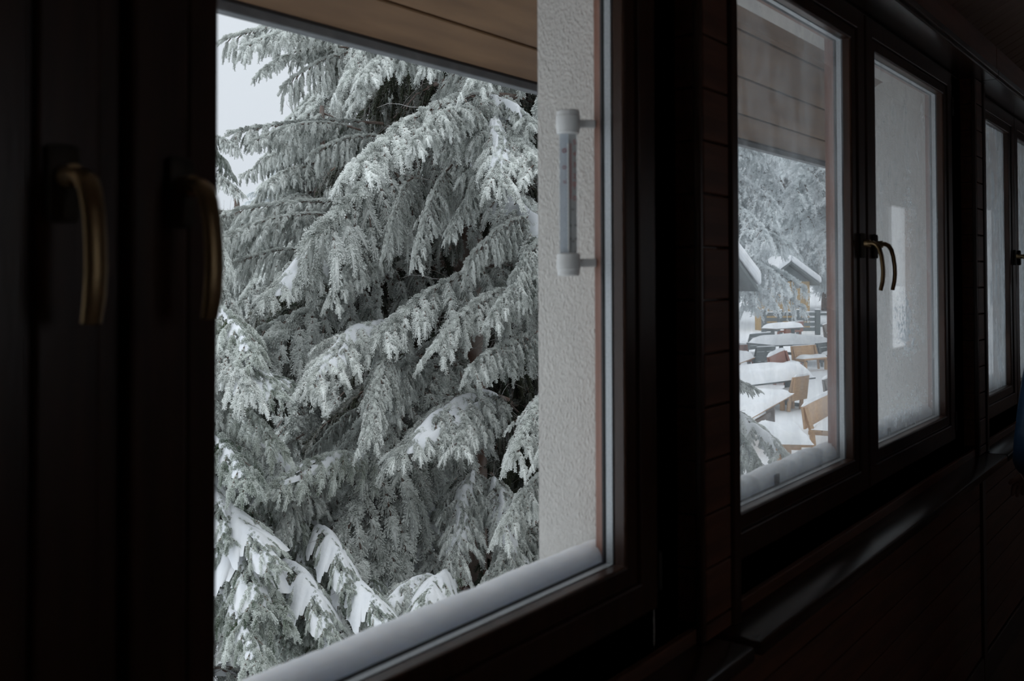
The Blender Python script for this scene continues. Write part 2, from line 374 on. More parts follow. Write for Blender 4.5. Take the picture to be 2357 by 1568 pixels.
# window sills and pelmets, one piece for each bay
for n, (a, b_) in enumerate([(-0.72, 1.666), (1.694, 3.965), (3.982, 6.2)]):
    m = MB(); m.box(a, b_, -0.152, -0.019, 0.830, SILL, c=0.007)
    o = struct(m.build('trim_%d' % (5 + n), 'gloss_sill_wood', smooth=True), 'glossy dark wooden window sill')
    q = MB(); q.box(a + .03, b_ - .03, -0.10, -0.062, 0.800, 0.830, c=0.004); q.build('sill_apron', 'dark_stained_wood', o)
for n, (a, b_) in enumerate([(-0.72, 1.684), (1.688, 3.952), (3.957, 6.2)]):
    m = MB(); m.box(a, b_, -0.132, -0.019, HEAD, HEAD + 0.014, c=0.003)
    o = struct(m.build('trim_%d' % (8 + n), 'gloss_sill_wood'), 'dark head board above the windows')
    q = MB(); q.box(a, b_, -0.140, -0.120, HEAD + 0.010, HEAD + 0.034, c=0.004); q.build('edge_moulding', 'gloss_sill_wood', o)
    q = MB(); q.box(a, b_, -0.134, -0.112, HEAD + 0.034, HEAD + 0.125, c=0.003); q.build('fascia_board', 'fascia_wood', o)

# sloping ceiling with boards running up the slope
def ceil_z(y): return 2.335 - (y + 0.125) * SLOPE
m = MB()
y0, y1 = -0.10, ROOM_Y - 0.05
vs = []
for x in (FLOOR_X0, FLOOR_X1):
    for y in (y0, y1):
        vs += [(x, y, ceil_z(y) + 0.014), (x, y, ceil_z(y) + 0.06)]
m.add(vs, [(0, 1, 3, 2), (4, 6, 7, 5), (0, 4, 5, 1), (2, 3, 7, 6), (0, 2, 6, 4), (1, 5, 7, 3)])
ceiling = struct(m.build('ceiling', 'ceiling_board_wood'), 'sloping dark boarded ceiling')
L = math.hypot(y0 - y1, (y0 - y1) * SLOPE)
bb = MB(); bb.box(0.0018, 0.093, 0, L, -0.013, 0, c=0.003); me = bb.mesh('ceiling_board', 'ceiling_board_wood')
rot = Matrix.Rotation(math.pi, 4, 'Z') @ Matrix.Rotation(math.atan(SLOPE), 4, 'X')
x = 2.6
while x < 9.0:
    link('ceiling_board', me, ceiling, Matrix.Translation((x, y0, ceil_z(y0) + 0.014)) @ rot); x += 0.095

# remaining walls; the far part of the right-hand wall has two windows, two nearer ones are added fill light
OPP = [(0.80, 1.50, 1.15, 2.20), (6.35, 7.30, 1.10, 2.25), (10.90, 11.62, 0.60, 2.38), (12.36, 13.62, 0.55, 2.44)]
m = MB(); yb = ROOM_Y
xs = [FLOOR_X0, OPP[0][0], OPP[0][1], OPP[1][0], OPP[1][1], OPP[2][0], OPP[2][1], OPP[3][0], OPP[3][1], FLOOR_X1]
for i in (0, 2, 4, 6, 8): m.box(xs[i], xs[i + 1], yb - .15, yb, -1.8, 3.85)
for a, b_, c_, d_ in OPP: m.box(a, b_, yb - .15, yb, -1.8, c_); m.box(a, b_, yb - .15, yb, d_, 3.85)
struct(m.build('wall_right', 'dark_board_wood'))
m = MB(); m.box(FLOOR_X0 - .15, FLOOR_X0, ROOM_Y - .15, 0.19, -1.8, 3.85); struct(m.build('wall_back', 'dark_board_wood'))
m = MB(); m.box(FLOOR_X1, FLOOR_X1 + .15, ROOM_Y - .15, 0.19, -1.8, 3.85); struct(m.build('wall_front', 'dark_board_wood'))
for n, (a, b_, c_, d_) in enumerate(OPP):
    m = MB(); m.ring(a + .07, b_ - .07, c_ + .07, d_ - .07, [(0, yb - .06), (0, yb + .01), (.08, yb + .01), (.08, yb - .06)])
    o = struct(m.build('window_%d' % (4 + n), 'dark_stained_wood'))  # first two are unseen, added to brighten the room
    q = MB(); q.box(a + .06, b_ - .06, yb - .03, yb - .026, c_ + .06, d_ - .06); q.build('pane', 'clear_glass', o)

# ------------------------------------------------------------------ windows
SB, ST = 0.93, 0.86
def lever_handle():
    m = MB(); m.box(-0.0145, 0.0145, -0.0405, -0.0295, 1.553, 1.620, c=0.005)
    rose = m
    r2 = MB()
    r2.tube([(0, -.038, 1.592), (0, -.055, 1.592)], 0.010, 12)
    path = [(-.050, 1.592), (-.062, 1.5925), (-.071, 1.588), (-.078, 1.577), (-.083, 1.558), (-.086, 1.535), (-.087, 1.512), (-.085, 1.490), (-.080, 1.468)]
    rad = [.0065, .0065, .006, .0055, .0052, .0052, .0052, .0052, .0048]
    r2.tube([(0, y, z) for y, z in path], rad, 16, flat=((1, 0, 0), 1.9))
    return rose, r2
def sash(win, g, hx, panemat, hinge_x=None, outer='reddish_outer_wood'):
    x0, x1 = g
    m = MB()
    m.ring(x0, x1, GB, GT, [(0, -.003), (0, -.020), (.0015, -.0235), (.005, -.025), (.033, -.025), (.0355, -.022), (.038, -.022), (.040, -.0285), (.043, -.030),
                            (.095, -.030), (.0985, -.0285), (.100, -.025), (.100, .018), (.011, .018), (.011, -.003)], sb=SB, st=ST)
    s_ = m.build('sash', 'dark_stained_wood', win)
    q = MB(); q.box(x0 - .01, x1 + .01, -.0025, .0015, GB - .01, GT + .01); q.build('pane', panemat, s_)
    q = MB(); q.box(x0 - .01, x1 + .01, .0140, .0175, GB - .01, GT + .01); q.build('pane', 'clear_glass', s_)
    q = MB(); q.ring(x0, x1, GB, GT, [(0.0, .0017), (0.0, .0138), (.009, .0138), (.009, .0017)]); q.build('spacer', 'aluminium_spacer', s_)
    q = MB(); q.ring(x0, x1, GB, GT, [(-.001, .0177), (-.001, .0215), (.009, .0215), (.009, .0177)]); q.build('gasket', 'black_rubber', s_)
    q = MB(); q.ring(x0, x1, GB, GT, [(-.0005, .0216), (0.003, .036), (.020, .040), (.055, .040), (.055, .0185), (.012, .0185)]); q.build('outer_frame', outer, s_)
    if hx is not None:
        a, b2 = lever_handle()
        h = b2.build('handle', 'antique_bronze', s_, smooth=True); h.location = (hx, 0, 0)
        r = a.build('rosette', 'dark_handle_metal', s_, smooth=True); r.location = (hx, 0, 0)
    if hinge_x:
        for z in (1.0, 2.10):
            q = MB(); q.tube([(hinge_x, -.031, z - .032), (hinge_x, -.031, z + .032)], .0055, 10); q.build('hinge', 'hinge_metal', s_, smooth=True)
    return s_
labels = ['large casement window with clear glass at the near end', 'casement window with misted glass in the middle', 'far casement window with frosted panes']
for n, bay in enumerate(BAYS):
    g1, g2 = bay['g1'], bay['g2']
    m = MB()
    fx0, fx1 = g1[0] - .102, g2[1] + .102
    m.box(bay['x0'], fx0, -.020, .018, SILL, HEAD, c=.002); m.box(fx1, bay['x1'], -.020, .018, SILL, HEAD, c=.002)
    zt = GT + .10 * ST + .002; zb = GB - .10 * SB - .002
    m.box(fx0, fx1, -.020, .018, SILL, zb, c=.002); m.box(fx0, fx1, -.020, .018, zt, HEAD, c=.001)
    m.box((g1[1] + g2[0]) / 2 - .030, (g1[1] + g2[0]) / 2 + .030, -.012, .020, zb, zt)
    win = struct(m.build('window_%d' % (n + 1), 'dark_stained_wood'), labels[n])
    # glazing bars' outside ledge, sloping outwards
    a, b_ = opening(bay)
    q = MB(); q.add([(a, .040, 0.985), (b_, .040, 0.985), (b_, .235, 0.945), (a, .235, 0.945), (a, .040, 0.965), (b_, .040, 0.965), (b_, .235, 0.925), (a, .235, 0.925)],
                    [(0, 1, 2, 3), (4, 7, 6, 5), (0, 4, 5, 1), (1, 5, 6, 2), (2, 6, 7, 3), (3, 7, 4, 0)])
    q.build('outer_ledge', 'grey_fascia_metal', win)
    q = MB(); xm = (g1[1] + g2[0]) / 2
    q.box(g1[1] + .02, g2[0] - .02, .020, .052, 0.98, 2.205); q.build('outer_post', 'reddish_outer_wood', win)
    pm = ['clear_glass', 'misted_glass', 'frosted_glass'][n]; pm2 = ['clear_glass', 'fogged_glass', 'frosted_glass'][n]
    sash(win, g1, g1[1] + (.060 if n == 0 else .052), pm, g1[0] - .101)
    sash(win, g2, g2[0] - .052, pm2, g2[1] + .101)
    # snow lying on the ledge against the glass
    nx = 260; prof = [(.0222, 1.022, 0), (.0222, 1.0345, .1), (.0245, 1.041, .5), (.031, 1.047, .8), (.042, 1.050, 1), (.058, 1.050, 1), (.080, 1.042, 1), (.105, 1.026, 1), (.14, 1.003, .8), (.19, .978, .5), (.232, .956, .3), (.236, .944, 0)]
    q = MB(); vs = []
    h0 = [.003, .010, .012][n]; rough = [.0035, .012, .014][n]
    for i in range(nx + 1):
        x = a + .002 + (b_ - a - .004) * i / nx
        hh = h0 + rough * (noise.noise(Vector((x * 9, n * 3, 0))) + .6 * noise.noise(Vector((x * 34, n, 4))) + .25 * noise.noise(Vector((x * 90, n, 9))))
        for (y, z_, k_) in prof: vs.append((x, y + (.003 * noise.noise(Vector((x * 12, y * 40, 2))) if y > .03 else 0), z_ + hh * k_))
    P = len(prof); fs = [(i * P + k_, i * P + k_ + 1, (i + 1) * P + k_ + 1, (i + 1) * P + k_) for i in range(nx) for k_ in range(P - 1)]
    fs += [tuple(range(P)), tuple(nx * P + k_ for k_ in range(P - 1, -1, -1))]
    q.add(vs, fs); q.build('snow_bank', 'snow_ledge', win, smooth=True)
    if n == 1:
        for X_, z_ in ((2.205, 1.040), (3.10, 1.035)):
            q = MB(); q.box(X_ - .011, X_ + .011, .018, .0225, z_ - .004, z_ + .012); q.box(X_ - .011, X_ - .006, .018, .0225, z_ - .012, z_ - .004); q.box(X_ + .006, X_ + .011, .018, .0225, z_ - .012, z_ - .004)
            q.build('drain_clip', 'black_rubber', win)

# ------------------------------------------------------------------ eaves outside
EY = [(.190, 2.2105), (.2485, 2.1795), (.3735, 2.112), (.494, 2.0465), (.586, 1.9965)]
m = MB(); X0, X1 = -3.2, 15.2
rid = ROOM_Y - .5
zr = lambda y: 2.2105 - (y - .19) * SLOPE
m.add([(x, y, z) for x in (X0, X1) for y, z in ((.19, zr(.19) + .012), (.60, zr(.60) + .012), (.60, zr(.60) + .20), (rid, zr(rid) + .42), (rid, zr(rid) + .24), (-0.08, zr(-.08) + .24), (.10, zr(.10) + .10))],
      [(0, 1, 2, 3, 4, 5, 6), tuple(range(13, 6, -1))] + [(i, (i + 1) % 7, 7 + (i + 1) % 7, 7 + i) for i in range(7)])
roof = struct(m.build('trim_11', 'grey_weathered_wood'), 'roof eaves with brown soffit boards')
for i in range(4):
    (ya, za), (yb_, zb_) = EY[i], EY[i + 1]
    for j in range(3):
        xa = X0 + [0.0, 8.3, 13.1][j]; xb = X0 + [8.298, 13.098, 18.4][j]
        bm = bmesh.new(); bmesh.ops.create_cube(bm, size=1.0)
        d = Vector((0, yb_ - ya, zb_ - za)); Ld = d.length
        for q in bm.verts: q.co = Vector((xa + (q.co.x + .5) * (xb - xa), (q.co.y + .5) * (Ld - .0045) + .002, (q.co.z + .5) * .014 - .002))
        bmesh.ops.bevel(bm, geom=list(bm.edges), offset=.0025, segments=1, affect='EDGES')
        mw_ = Matrix.Translation((0, ya, za)) @ Matrix.Rotation(-math.atan(SLOPE), 4, 'X')
        me = bpy.data.meshes.new('soffit_board'); bm.to_mesh(me); bm.free(); me.materials.append(MAT['eaves_board_wood'])
        link('soffit_board', me, roof, mw_)
m = MB(); m.box(X0, X1, .586, .614, 1.974, 2.16, c=.003); m.build('fascia_board', 'grey_fascia_metal', roof)
m = MB(); m.box(X0, X1, .5815, .5865, 1.992, 2.02); m.build('drip_edge', 'black_rubber', roof)
m = MB(); nx = 90; vs = []
for i in range(nx + 1):
    x = X0 + (X1 - X0) * i / nx
    for y, h in ((.66, .0), (.68, .12), (.60, .30), (.3, .36), (-.8, .38), (rid, .38), (rid, 0)):
        zz = max(zr(max(y, -.1)), 0) if False else zr(y) + .21
        vs.append((x, y, zz + h + .04 * noise.noise(Vector((x * 1.3, y, 0))) * (h > 0)))
m.add(vs, [(i * 7 + k_, i * 7 + (k_ + 1) % 7, (i + 1) * 7 + (k_ + 1) % 7, (i + 1) * 7 + k_) for i in range(nx) for k_ in range(7)])
m.build('roof_snow', 'snow', roof, smooth=True)

# ------------------------------------------------------------------ thermometer
TX, TY = 1.399, 0.062
th = empty('thermometer', (TX, TY, 1.507), 0)
tag(th, 'white tubular outdoor thermometer fixed outside the near window frame', 'thermometer')
def tpart(m, name, mt, **k): o = m.build(name, mt, th, **k); return o
ZB, ZT = 0.0, 0.278
face = math.atan2(-0.85 - TY, 0 - TX)          # turned to the room
def lathe(rz, n=28):
    m = MB(); vs = [(r * math.cos(2 * math.pi * k_ / n), r * math.sin(2 * math.pi * k_ / n), z) for r, z in rz for k_ in range(n)]
    fs = [(i * n + k_, i * n + (k_ + 1) % n, (i + 1) * n + (k_ + 1) % n, (i + 1) * n + k_) for i in range(len(rz) - 1) for k_ in range(n)]
    fs += [tuple(range(n - 1, -1, -1)), tuple((len(rz) - 1) * n + k_ for k_ in range(n))]
    m.add(vs, fs); return m
tpart(lathe([(.0165, .0), (.0185, .002), (.0190, .010), (.0200, .011), (.0200, .024), (.0195, .026), (.0195, .036), (.0175, .038)]), 'bottom_cap', 'white_plastic', smooth=True)
tpart(lathe([(.0175, .238), (.0195, .240), (.0195, .246), (.0205, .248), (.0205, .268), (.0195, .269), (.0195, .276), (.0175, .278)]), 'top_cap', 'white_plastic', smooth=True)
tpart(lathe([(.0170, .036), (.0170, .240)]), 'tube', 'tube_glass', smooth=True)
Rf = Matrix.Rotation(face - math.pi / 2, 4, 'Z')     # local +Y looks at the room
def card(x0, x1, y, z0, z1, mt, name):
    m = MB(); m.box(x0, x1, y - .001, y, z0, z1, M=Rf); return m.build(name, mt, th)
# seen from the room local -X is on the right
card(-.0005, .0140, .004, .038, .238, 'card_white', 'scale_card')
card(-.0140, -.0008, .003, .038, .238, 'card_grey', 'scale_card')
card(-.0060, -.0020, .0036, .128, .222, 'card_pink', 'scale_card')
card(-.0138, -.0070, .0034, .150, .158, 'card_pink', 'scale_card')
m = MB(); m.tube([Rf @ Vector((-.0003, .0065, .042)), Rf @ Vector((-.0003, .0065, .222))], .0014, 8); m.build('capillary', 'capillary', th, smooth=True)
def text_mesh(items, mt, name):
    m = MB()
    for s_, x, z, sz in items:
        cu = bpy.data.curves.new('t', 'FONT'); cu.body = s_; cu.size = sz; cu.align_x = 'CENTER'; cu.align_y = 'CENTER'; cu.extrude = .0001
        ob = bpy.data.objects.new('t', cu); me = bpy.data.meshes.new_from_object(ob)
        Mx = Rf @ Matrix.Translation((x, .0052, z)) @ Matrix.Rotation(math.pi, 4, 'Z') @ Matrix.Rotation(math.pi / 2, 4, 'X')
        m.add([Mx @ v.co for v in me.vertices], [tuple(p.vertices) for p in me.polygons])
        bpy.data.objects.remove(ob); bpy.data.curves.remove(cu)
    return m.build(name, mt, th)
zpx = lambda py: .278 - (py - 253) / 382 * .278
text_mesh([(s_, -.0105, zpx(y), .0115) for s_, y in zip('543210', (328, 355, 380, 406, 432, 457))], 'print_red', 'scale_numbers')
for s_it in [[('*', -.0075, zpx(485) - .001, .014), ('* *', -.0078, zpx(521) - .001, .012), ('* *', -.0078, zpx(552) - .001, .013), ('*', -.0078, zpx(558) - .001, .013)]]: text_mesh(s_it, 'print_black', 'frost_symbols')['kind'] = 'stuff'
text_mesh([('o', .0065, zpx(345), .015), ('o', .0065, zpx(384), .013), ('=', .006, zpx(420), .012)], 'print_red', 'sun_symbols')['kind'] = 'stuff'
text_mesh([(':', .0065, zpx(y), .010) for y in (480, 503, 528, 553, 573)] + [('-', .002, zpx(y), .008) for y in range(330, 590, 9)], 'print_blue', 'scale_marks')
for z in (.022, .257):
    m = MB(); m.box(.010, .049, -.003, .005, z - .007, z + .007, c=.0015)
    Mr = Matrix.Rotation(math.radians(-36), 4, 'Z')
    o = m.build('bracket_arm', 'white_plastic', th); o.matrix_local = Mr

# ------------------------------------------------------------------ snow-covered ground
m = MB(); N = 110; vs = []
for i in range(N + 1):
    for j in range(N + 1):
        x = -60 + 190 * i / N; y = -70 + 190 * j / N
        z = -1.80 + .10 * noise.noise(Vector((x * .35, y * .35, 1))) + .03 * noise.noise(Vector((x * 1.3, y * 1.3, 4)))
        r = math.hypot(x - 30, y - 8)
        if r > 42: z += (r - 42) * .03
        vs.append((x, y, z))
m.add(vs, [(i * (N + 1) + j, (i + 1) * (N + 1) + j, (i + 1) * (N + 1) + j + 1, i * (N + 1) + j + 1) for i in range(N) for j in range(N)])
struct(m.build('ground', 'snow', smooth=True), 'snow covered ground')
# ------------------------------------------------------------------ spruce boughs
def tri_mesh(name, V, T, mats, mi, rime):
    me = bpy.data.meshes.new(name)
    me.vertices.add(len(V)); me.vertices.foreach_set('co', V.astype(np.float32).ravel())
    me.loops.add(len(T) * 3); me.loops.foreach_set('vertex_index', T.astype(np.int32).ravel())
    me.polygons.add(len(T)); me.polygons.foreach_set('loop_start', np.arange(0, len(T) * 3, 3, dtype=np.int32))
    for q in mats: me.materials.append(MAT[q])
    me.polygons.foreach_set('material_index', mi.astype(np.int32))
    me.update(calc_edges=True)
    a = me.attributes.new('rime', 'FLOAT', 'POINT'); a.data.foreach_set('value', rime.astype(np.float32))
    me.validate(); return me

def norm(a): return a / np.maximum(np.linalg.norm(a, axis=-1, keepdims=True), 1e-9)
def twigs(P, D, Ls, R, rng, npn, nlen, nwid, grav=0.25, green=None):
    """needle-clad finger twigs: a thin core and npn needles each, bending down a little"""
    n = len(P); D = norm(D); G = np.array([0, 0, -1.0])
    ref = np.where(np.abs(D[:, 2:3]) > .9, np.array([[1.0, 0, 0]]), np.array([[0, 0, 1.0]]))
    A = norm(np.cross(D, ref)); B = np.cross(D, A)
    K, S = 3, 3
    V = []; 
    ss = np.linspace(0, 1, S)
    for s in ss:
        c = P + D * (Ls * s)[:, None] + G * (Ls * grav * s * s)[:, None]
        r = R * (1 - .35 * s) * (0.55 if s == 1 else 1)
        for k in range(K):
            th_ = 2 * math.pi * k / K
            V.append(c + (A * math.cos(th_) + B * math.sin(th_)) * r[:, None])
    V = np.stack(V, 1)                      # n, S*K, 3
    T = []
    for i in range(S - 1):
        for k in range(K):
            a, b_, c_, d_ = i * K + k, i * K + (k + 1) % K, (i + 1) * K + (k + 1) % K, (i + 1) * K + k
            T += [(a, b_, c_), (a, c_, d_)]
    T += [((S - 1) * K, (S - 1) * K + 1, (S - 1) * K + 2)]
    T = np.array(T); nv = S * K
    tw = rng.uniform(-.12, .12, n) if green is None else green
    T1 = (T[None] + (np.arange(n) * nv)[:, None, None]).reshape(-1, 3)
    r1 = np.repeat(0.24 + tw, nv)
    # needles: one short hair each, root to tip
    s = rng.uniform(0.0, 1.02, (n, npn)); ph = rng.uniform(0, 2 * math.pi, (n, npn))
    rad = A[:, None] * np.cos(ph)[..., None] + B[:, None] * np.sin(ph)[..., None]
    c = P[:, None] + D[:, None] * (Ls[:, None] * s)[..., None] + G * (Ls[:, None] * grav * s * s)[..., None] + rad * (R[:, None] * .6)[..., None]
    d = norm(D[:, None] * rng.uniform(.5, 1.1, (n, npn))[..., None] + rad * rng.uniform(.6, 1.0, (n, npn))[..., None] + rng.normal(0, .12, (n, npn, 3)))
    l = nlen * rng.uniform(.65, 1.15, (n, npn)) * (1 - .25 * s)
    V2 = np.stack([c, c + d * l[..., None]], 2).reshape(-1, 3)
    base = 0.12 + np.repeat(tw[:, None], npn, 1) + rng.uniform(-.1, .1, (n, npn)); tip = base + rng.uniform(.30, .85, (n, npn))
    r2 = np.stack([base, tip], 2).reshape(-1)
    w2 = np.tile([nwid * .55, nwid * .35], n * npn)
    return V.reshape(-1, 3), T1, r1, (V2, r2, w2)

def hair(name, V, r, w, m_):
    h = bpy.data.hair_curves.new(name); nc = len(V) // 2
    h.add_curves([2] * nc)
    h.attributes['position'].data.foreach_set('vector', V.astype(np.float32).ravel())
    q = h.attributes.get('radius') or h.attributes.new('radius', 'FLOAT', 'POINT'); q.data.foreach_set('value', w.astype(np.float32))
    q = h.attributes.new('rime', 'FLOAT', 'POINT'); q.data.foreach_set('value', r.astype(np.float32))
    h.materials.append(MAT[m_]); return h

def np_tube(path, r0, r1, k=6):
    path = np.array(path); n = len(path); V = []
    for i in range(n):
        d = norm(path[min(i + 1, n - 1)] - path[max(i - 1, 0)]); a = norm(np.cross(d, [0.1, .3, 1.0] if abs(d[2]) < .9 else [1.0, 0, 0])); b_ = np.cross(d, a)
        r = r0 + (r1 - r0) * i / (n - 1)
        for j in range(k): V.append(path[i] + (a * math.cos(2 * math.pi * j / k) + b_ * math.sin(2 * math.pi * j / k)) * r)
    T = []
    for i in range(n - 1):
        for j in range(k):
            a, b_, c, d = i * k + j, i * k + (j + 1) % k, (i + 1) * k + (j + 1) % k, (i + 1) * k + j
            T += [(a, b_, c), (a, c, d)]
    return np.array(V), np.array(T)

def make_bough(seed, rise=.10, droop=.45, lat_g=.55, lat_len=.42, spread=52, dens=.92, flen=.074, npn=90, bare=12, nlen=.0125, nwid=.0028, rimeb=0.0, LEN=1.5, bark='bark', snow=0, needles='rimed_needles', curl=0.0, twr=.0112, lstep=.032):
    rng = np.random.default_rng(seed)
    n = 20; s = np.linspace(0, 1, n)
    wob = np.cumsum(rng.normal(0, .010, n)); 
    sp_ = np.stack([LEN * s * (1 - .12 * droop * s), wob + curl * s * s, LEN * (rise * s - droop * s ** 2.1)], 1)
    VV, TT, MI, RR = [], [], [], []; off = 0
    def push(V, T, m_, r):
        nonlocal off
        VV.append(V); TT.append(T + off); MI.append(np.full(len(T), m_)); RR.append(r); off += len(V)
    V, T = np_tube(sp_, .016, .004); push(V, T, 1, np.full(len(V), .5))
    P, D, Ls, GR = [], [], [], []
    laterals = []
    def spine(u):
        f_ = u * (n - 1); i = min(int(f_), n - 2); q = sp_[i] + (sp_[i + 1] - sp_[i]) * (f_ - i); d = norm(sp_[i + 1] - sp_[i]); return q, d
    u = .10; side = 1
    while u < .97:
        q, d = spine(u); side = -side
        ll = lat_len * (1 - .62 * u) * (min(1, (u + .12) / .35)) * rng.uniform(.7, 1.2)
        ang = math.radians(spread * rng.uniform(.75, 1.2) * (1 - .25 * u))
        h = norm(np.array([d[0], d[1], 0])); sd = np.array([-h[1], h[0], 0]) * side
        dirv = norm(d * math.cos(ang) + sd * math.sin(ang) + np.array([0, 0, rng.normal(0, .08)]))
        pts = [q.copy()]; step = lstep; cur = dirv.copy(); g = lat_g * rng.uniform(.7, 1.4)
        ns = max(2, int(ll / step)); tone = rng.normal(0, .14) + (u - .5) * .34
        for i in range(ns):
            cur = norm(cur + np.array([0, 0, -g * .17]) + rng.normal(0, .035, 3)); pts.append(pts[-1] + cur * step)
        pts = np.array(pts); laterals.append(pts)
        V, T = np_tube(pts[::2] if len(pts) > 4 else pts, .0065, .0025, 3); push(V, T, 1, np.full(len(V), .55))
        for i in range(1, len(pts)):
            c = norm(pts[i] - pts[i - 1])
            if i / len(pts) < .18 and rng.random() < .5: continue
            sd2 = norm(np.cross(c, [0, 0, 1.0])) if abs(c[2]) < .95 else np.array([0, 1.0, 0])
            for s2 in (-1, 1):
                if rng.random() > dens * .92: continue
                P.append(pts[i]); D.append(c * rng.uniform(.35, 1.0) + sd2 * s2 * rng.uniform(.15, 1.0) + np.array([0, 0, -.30 * lat_g - rng.uniform(-.10, .55)]) + rng.normal(0, .12, 3)); Ls.append(flen * rng.uniform(.6, 1.25) * (1 - .3 * i / len(pts))); GR.append(tone)
            if rng.random() < .35 * dens:
                P.append(pts[i]); D.append(c * .5 + np.array([0, 0, -1.0]) + rng.normal(0, .2, 3)); Ls.append(flen * rng.uniform(.7, 1.6)); GR.append(tone - .05)
        P.append(pts[-1]); D.append(cur); Ls.append(flen * 1.1); GR.append(tone + .08)
        u += (.030 if lstep < .05 else .05) * rng.uniform(.75, 1.25)
    # short twigs along the spine and its tip
    for u in np.arange(.15, 1.0, .007):
        q, d = spine(min(u, .999)); a = rng.uniform(0, math.pi); sd = np.array([-d[1], d[0], 0])
        P.append(q); D.append(d * .9 + sd * math.cos(a) * .7 + np.array([0, 0, .75 * math.sin(a)])); Ls.append(flen * rng.uniform(.5, .9)); GR.append(.05)
    q, d = spine(.999)
    for k_ in range(4): P.append(q); D.append(d + rng.normal(0, .28, 3)); Ls.append(flen * 1.2); GR.append(.1)
    P, D, Ls, GR = np.array(P), np.array(D), np.array(Ls), np.array(GR)
    V, T, r, H = twigs(P, D, Ls, np.full(len(P), twr) * rng.uniform(.8, 1.25, len(P)), rng, npn, nlen, nwid, .30, GR + rng.uniform(-.26, .26, len(P)) + rimeb)
    push(V, T, 0, r)
    hr = hair('needles', H[0], H[1], H[2], needles)
    # bare hanging twigs near the root
    for k_ in range(bare):
        q, d = spine(rng.uniform(.05, .6)); pts = [q]; cur = norm(d * .3 + rng.normal(0, .6, 3) + np.array([0, 0, -.5]))
        for i in range(5): cur = norm(cur + rng.normal(0, .28, 3) + np.array([0, 0, -.15])); pts.append(pts[-1] + cur * .06)
        V, T = np_tube(pts, .0028, .0012, 3); push(V, T, 2, np.full(len(V), .5))
    me = tri_mesh('bough', np.concatenate(VV), np.concatenate(TT), (needles, bark, 'bare_twig'), np.concatenate(MI), np.concatenate(RR))
    sm = None
    if snow:
        m = MB(); ld = lat_g
        def sheet(path, wid, thick, thr, sd_, drop, nv=17, f=5.5):
            path = np.array(path); nn = len(path); top, bot, H = [], [], []
            for i in range(nn):
                d = norm(path[min(i + 1, nn - 1)] - path[max(i - 1, 0)]); side_ = norm(np.cross([0, 0, 1.0], d)); u = i / (nn - 1)
                env = (math.sin(math.pi * min(1, .04 + u * .98))) ** .5
                for k_ in range(nv):
                    v = (k_ / (nv - 1) - .5) * 2; w_ = wid * env * (1 + .45 * noise.noise(Vector((u * 8, (1 if v > 0 else 7) + sd_ * 3, 2.5))))
                    p = path[i] + side_ * v * w_ + d * abs(v) * w_ * .55 + np.array([0, 0, .010 - drop * (abs(v) ** 1.6) * w_])
                    q = noise.noise(Vector((u * f + sd_ * 5.3, v * 1.7, sd_))) + .5 * noise.noise(Vector((u * f * 2.7, v * 4.0, sd_ + 9)))
                    h_ = (q + thr) * 1.5 * (1 - abs(v) ** 2.5) * min(1, 7 * u, 7 * (1 - u)); h_ = max(0.0, min(1.0, h_)) ** .55
                    H.append(h_); top.append(p + np.array([0, 0, thick * h_])); bot.append(p - np.array([0, 0, thick * .25 * h_]))
            fs = []; n0 = len(top)
            for i in range(nn - 1):
                for k_ in range(nv - 1):
                    c = [i * nv + k_, i * nv + k_ + 1, (i + 1) * nv + k_ + 1, (i + 1) * nv + k_]
                    if max(H[j] for j in c) > 0: fs.append(tuple(c)); fs.append(tuple(n0 + j for j in c[::-1]))
            m.add(top + bot, fs)
        us = np.linspace(.12, .97, 44)
        sheet([spine(q_)[0] for q_ in us], (.17 if snow > 1.2 else .12) * snow, .042 * snow, -.02 + .16 * snow, seed * 1.0, .75 + .5 * lat_g)
        sm = m.mesh('snow', 'snow', smooth=False); sm.polygons.foreach_set('use_smooth', [True] * len(sm.polygons))
    HAIR[me.name] = hr
    return me, sm

HAIR = {}
BOUGH = {
    'fan':    [make_bough(1, .16, .42, 1.0), make_bough(2, .20, .55, 1.3), make_bough(3, .10, .35, .8, spread=60)],
    'curtain': [make_bough(4, .08, .22, 1.9, .50, 48, flen=.080, bare=16), make_bough(5, .14, .40, 2.2, .55, 45, bare=16), make_bough(6, .05, .15, 1.6, .45, 55, bare=14)],
    'snowy':  [make_bough(7, .12, .40, .55, snow=1.0), make_bough(8, .10, .60, .7, snow=1.35, rimeb=-.08, bark='red_bark', needles='greener_needles'), make_bough(9, .16, .5, .5, snow=.8)],
    'green':  [make_bough(10, .12, .45, .9, rimeb=-.05, needles='greener_needles', snow=.7), make_bough(11, .1, .5, 1.1, rimeb=-.05, needles='greener_needles')],
}
_P = {1: (.16, .42), 2: (.20, .55), 3: (.10, .35), 4: (.08, .22), 5: (.14, .40), 6: (.05, .15), 7: (.12, .40), 8: (.10, .60), 9: (.16, .5), 10: (.12, .45), 11: (.1, .5), 12: (.12, .40), 13: (.08, .35),
      21: (.12, .40), 22: (.18, .5), 23: (.08, .25), 24: (.1, .3)}
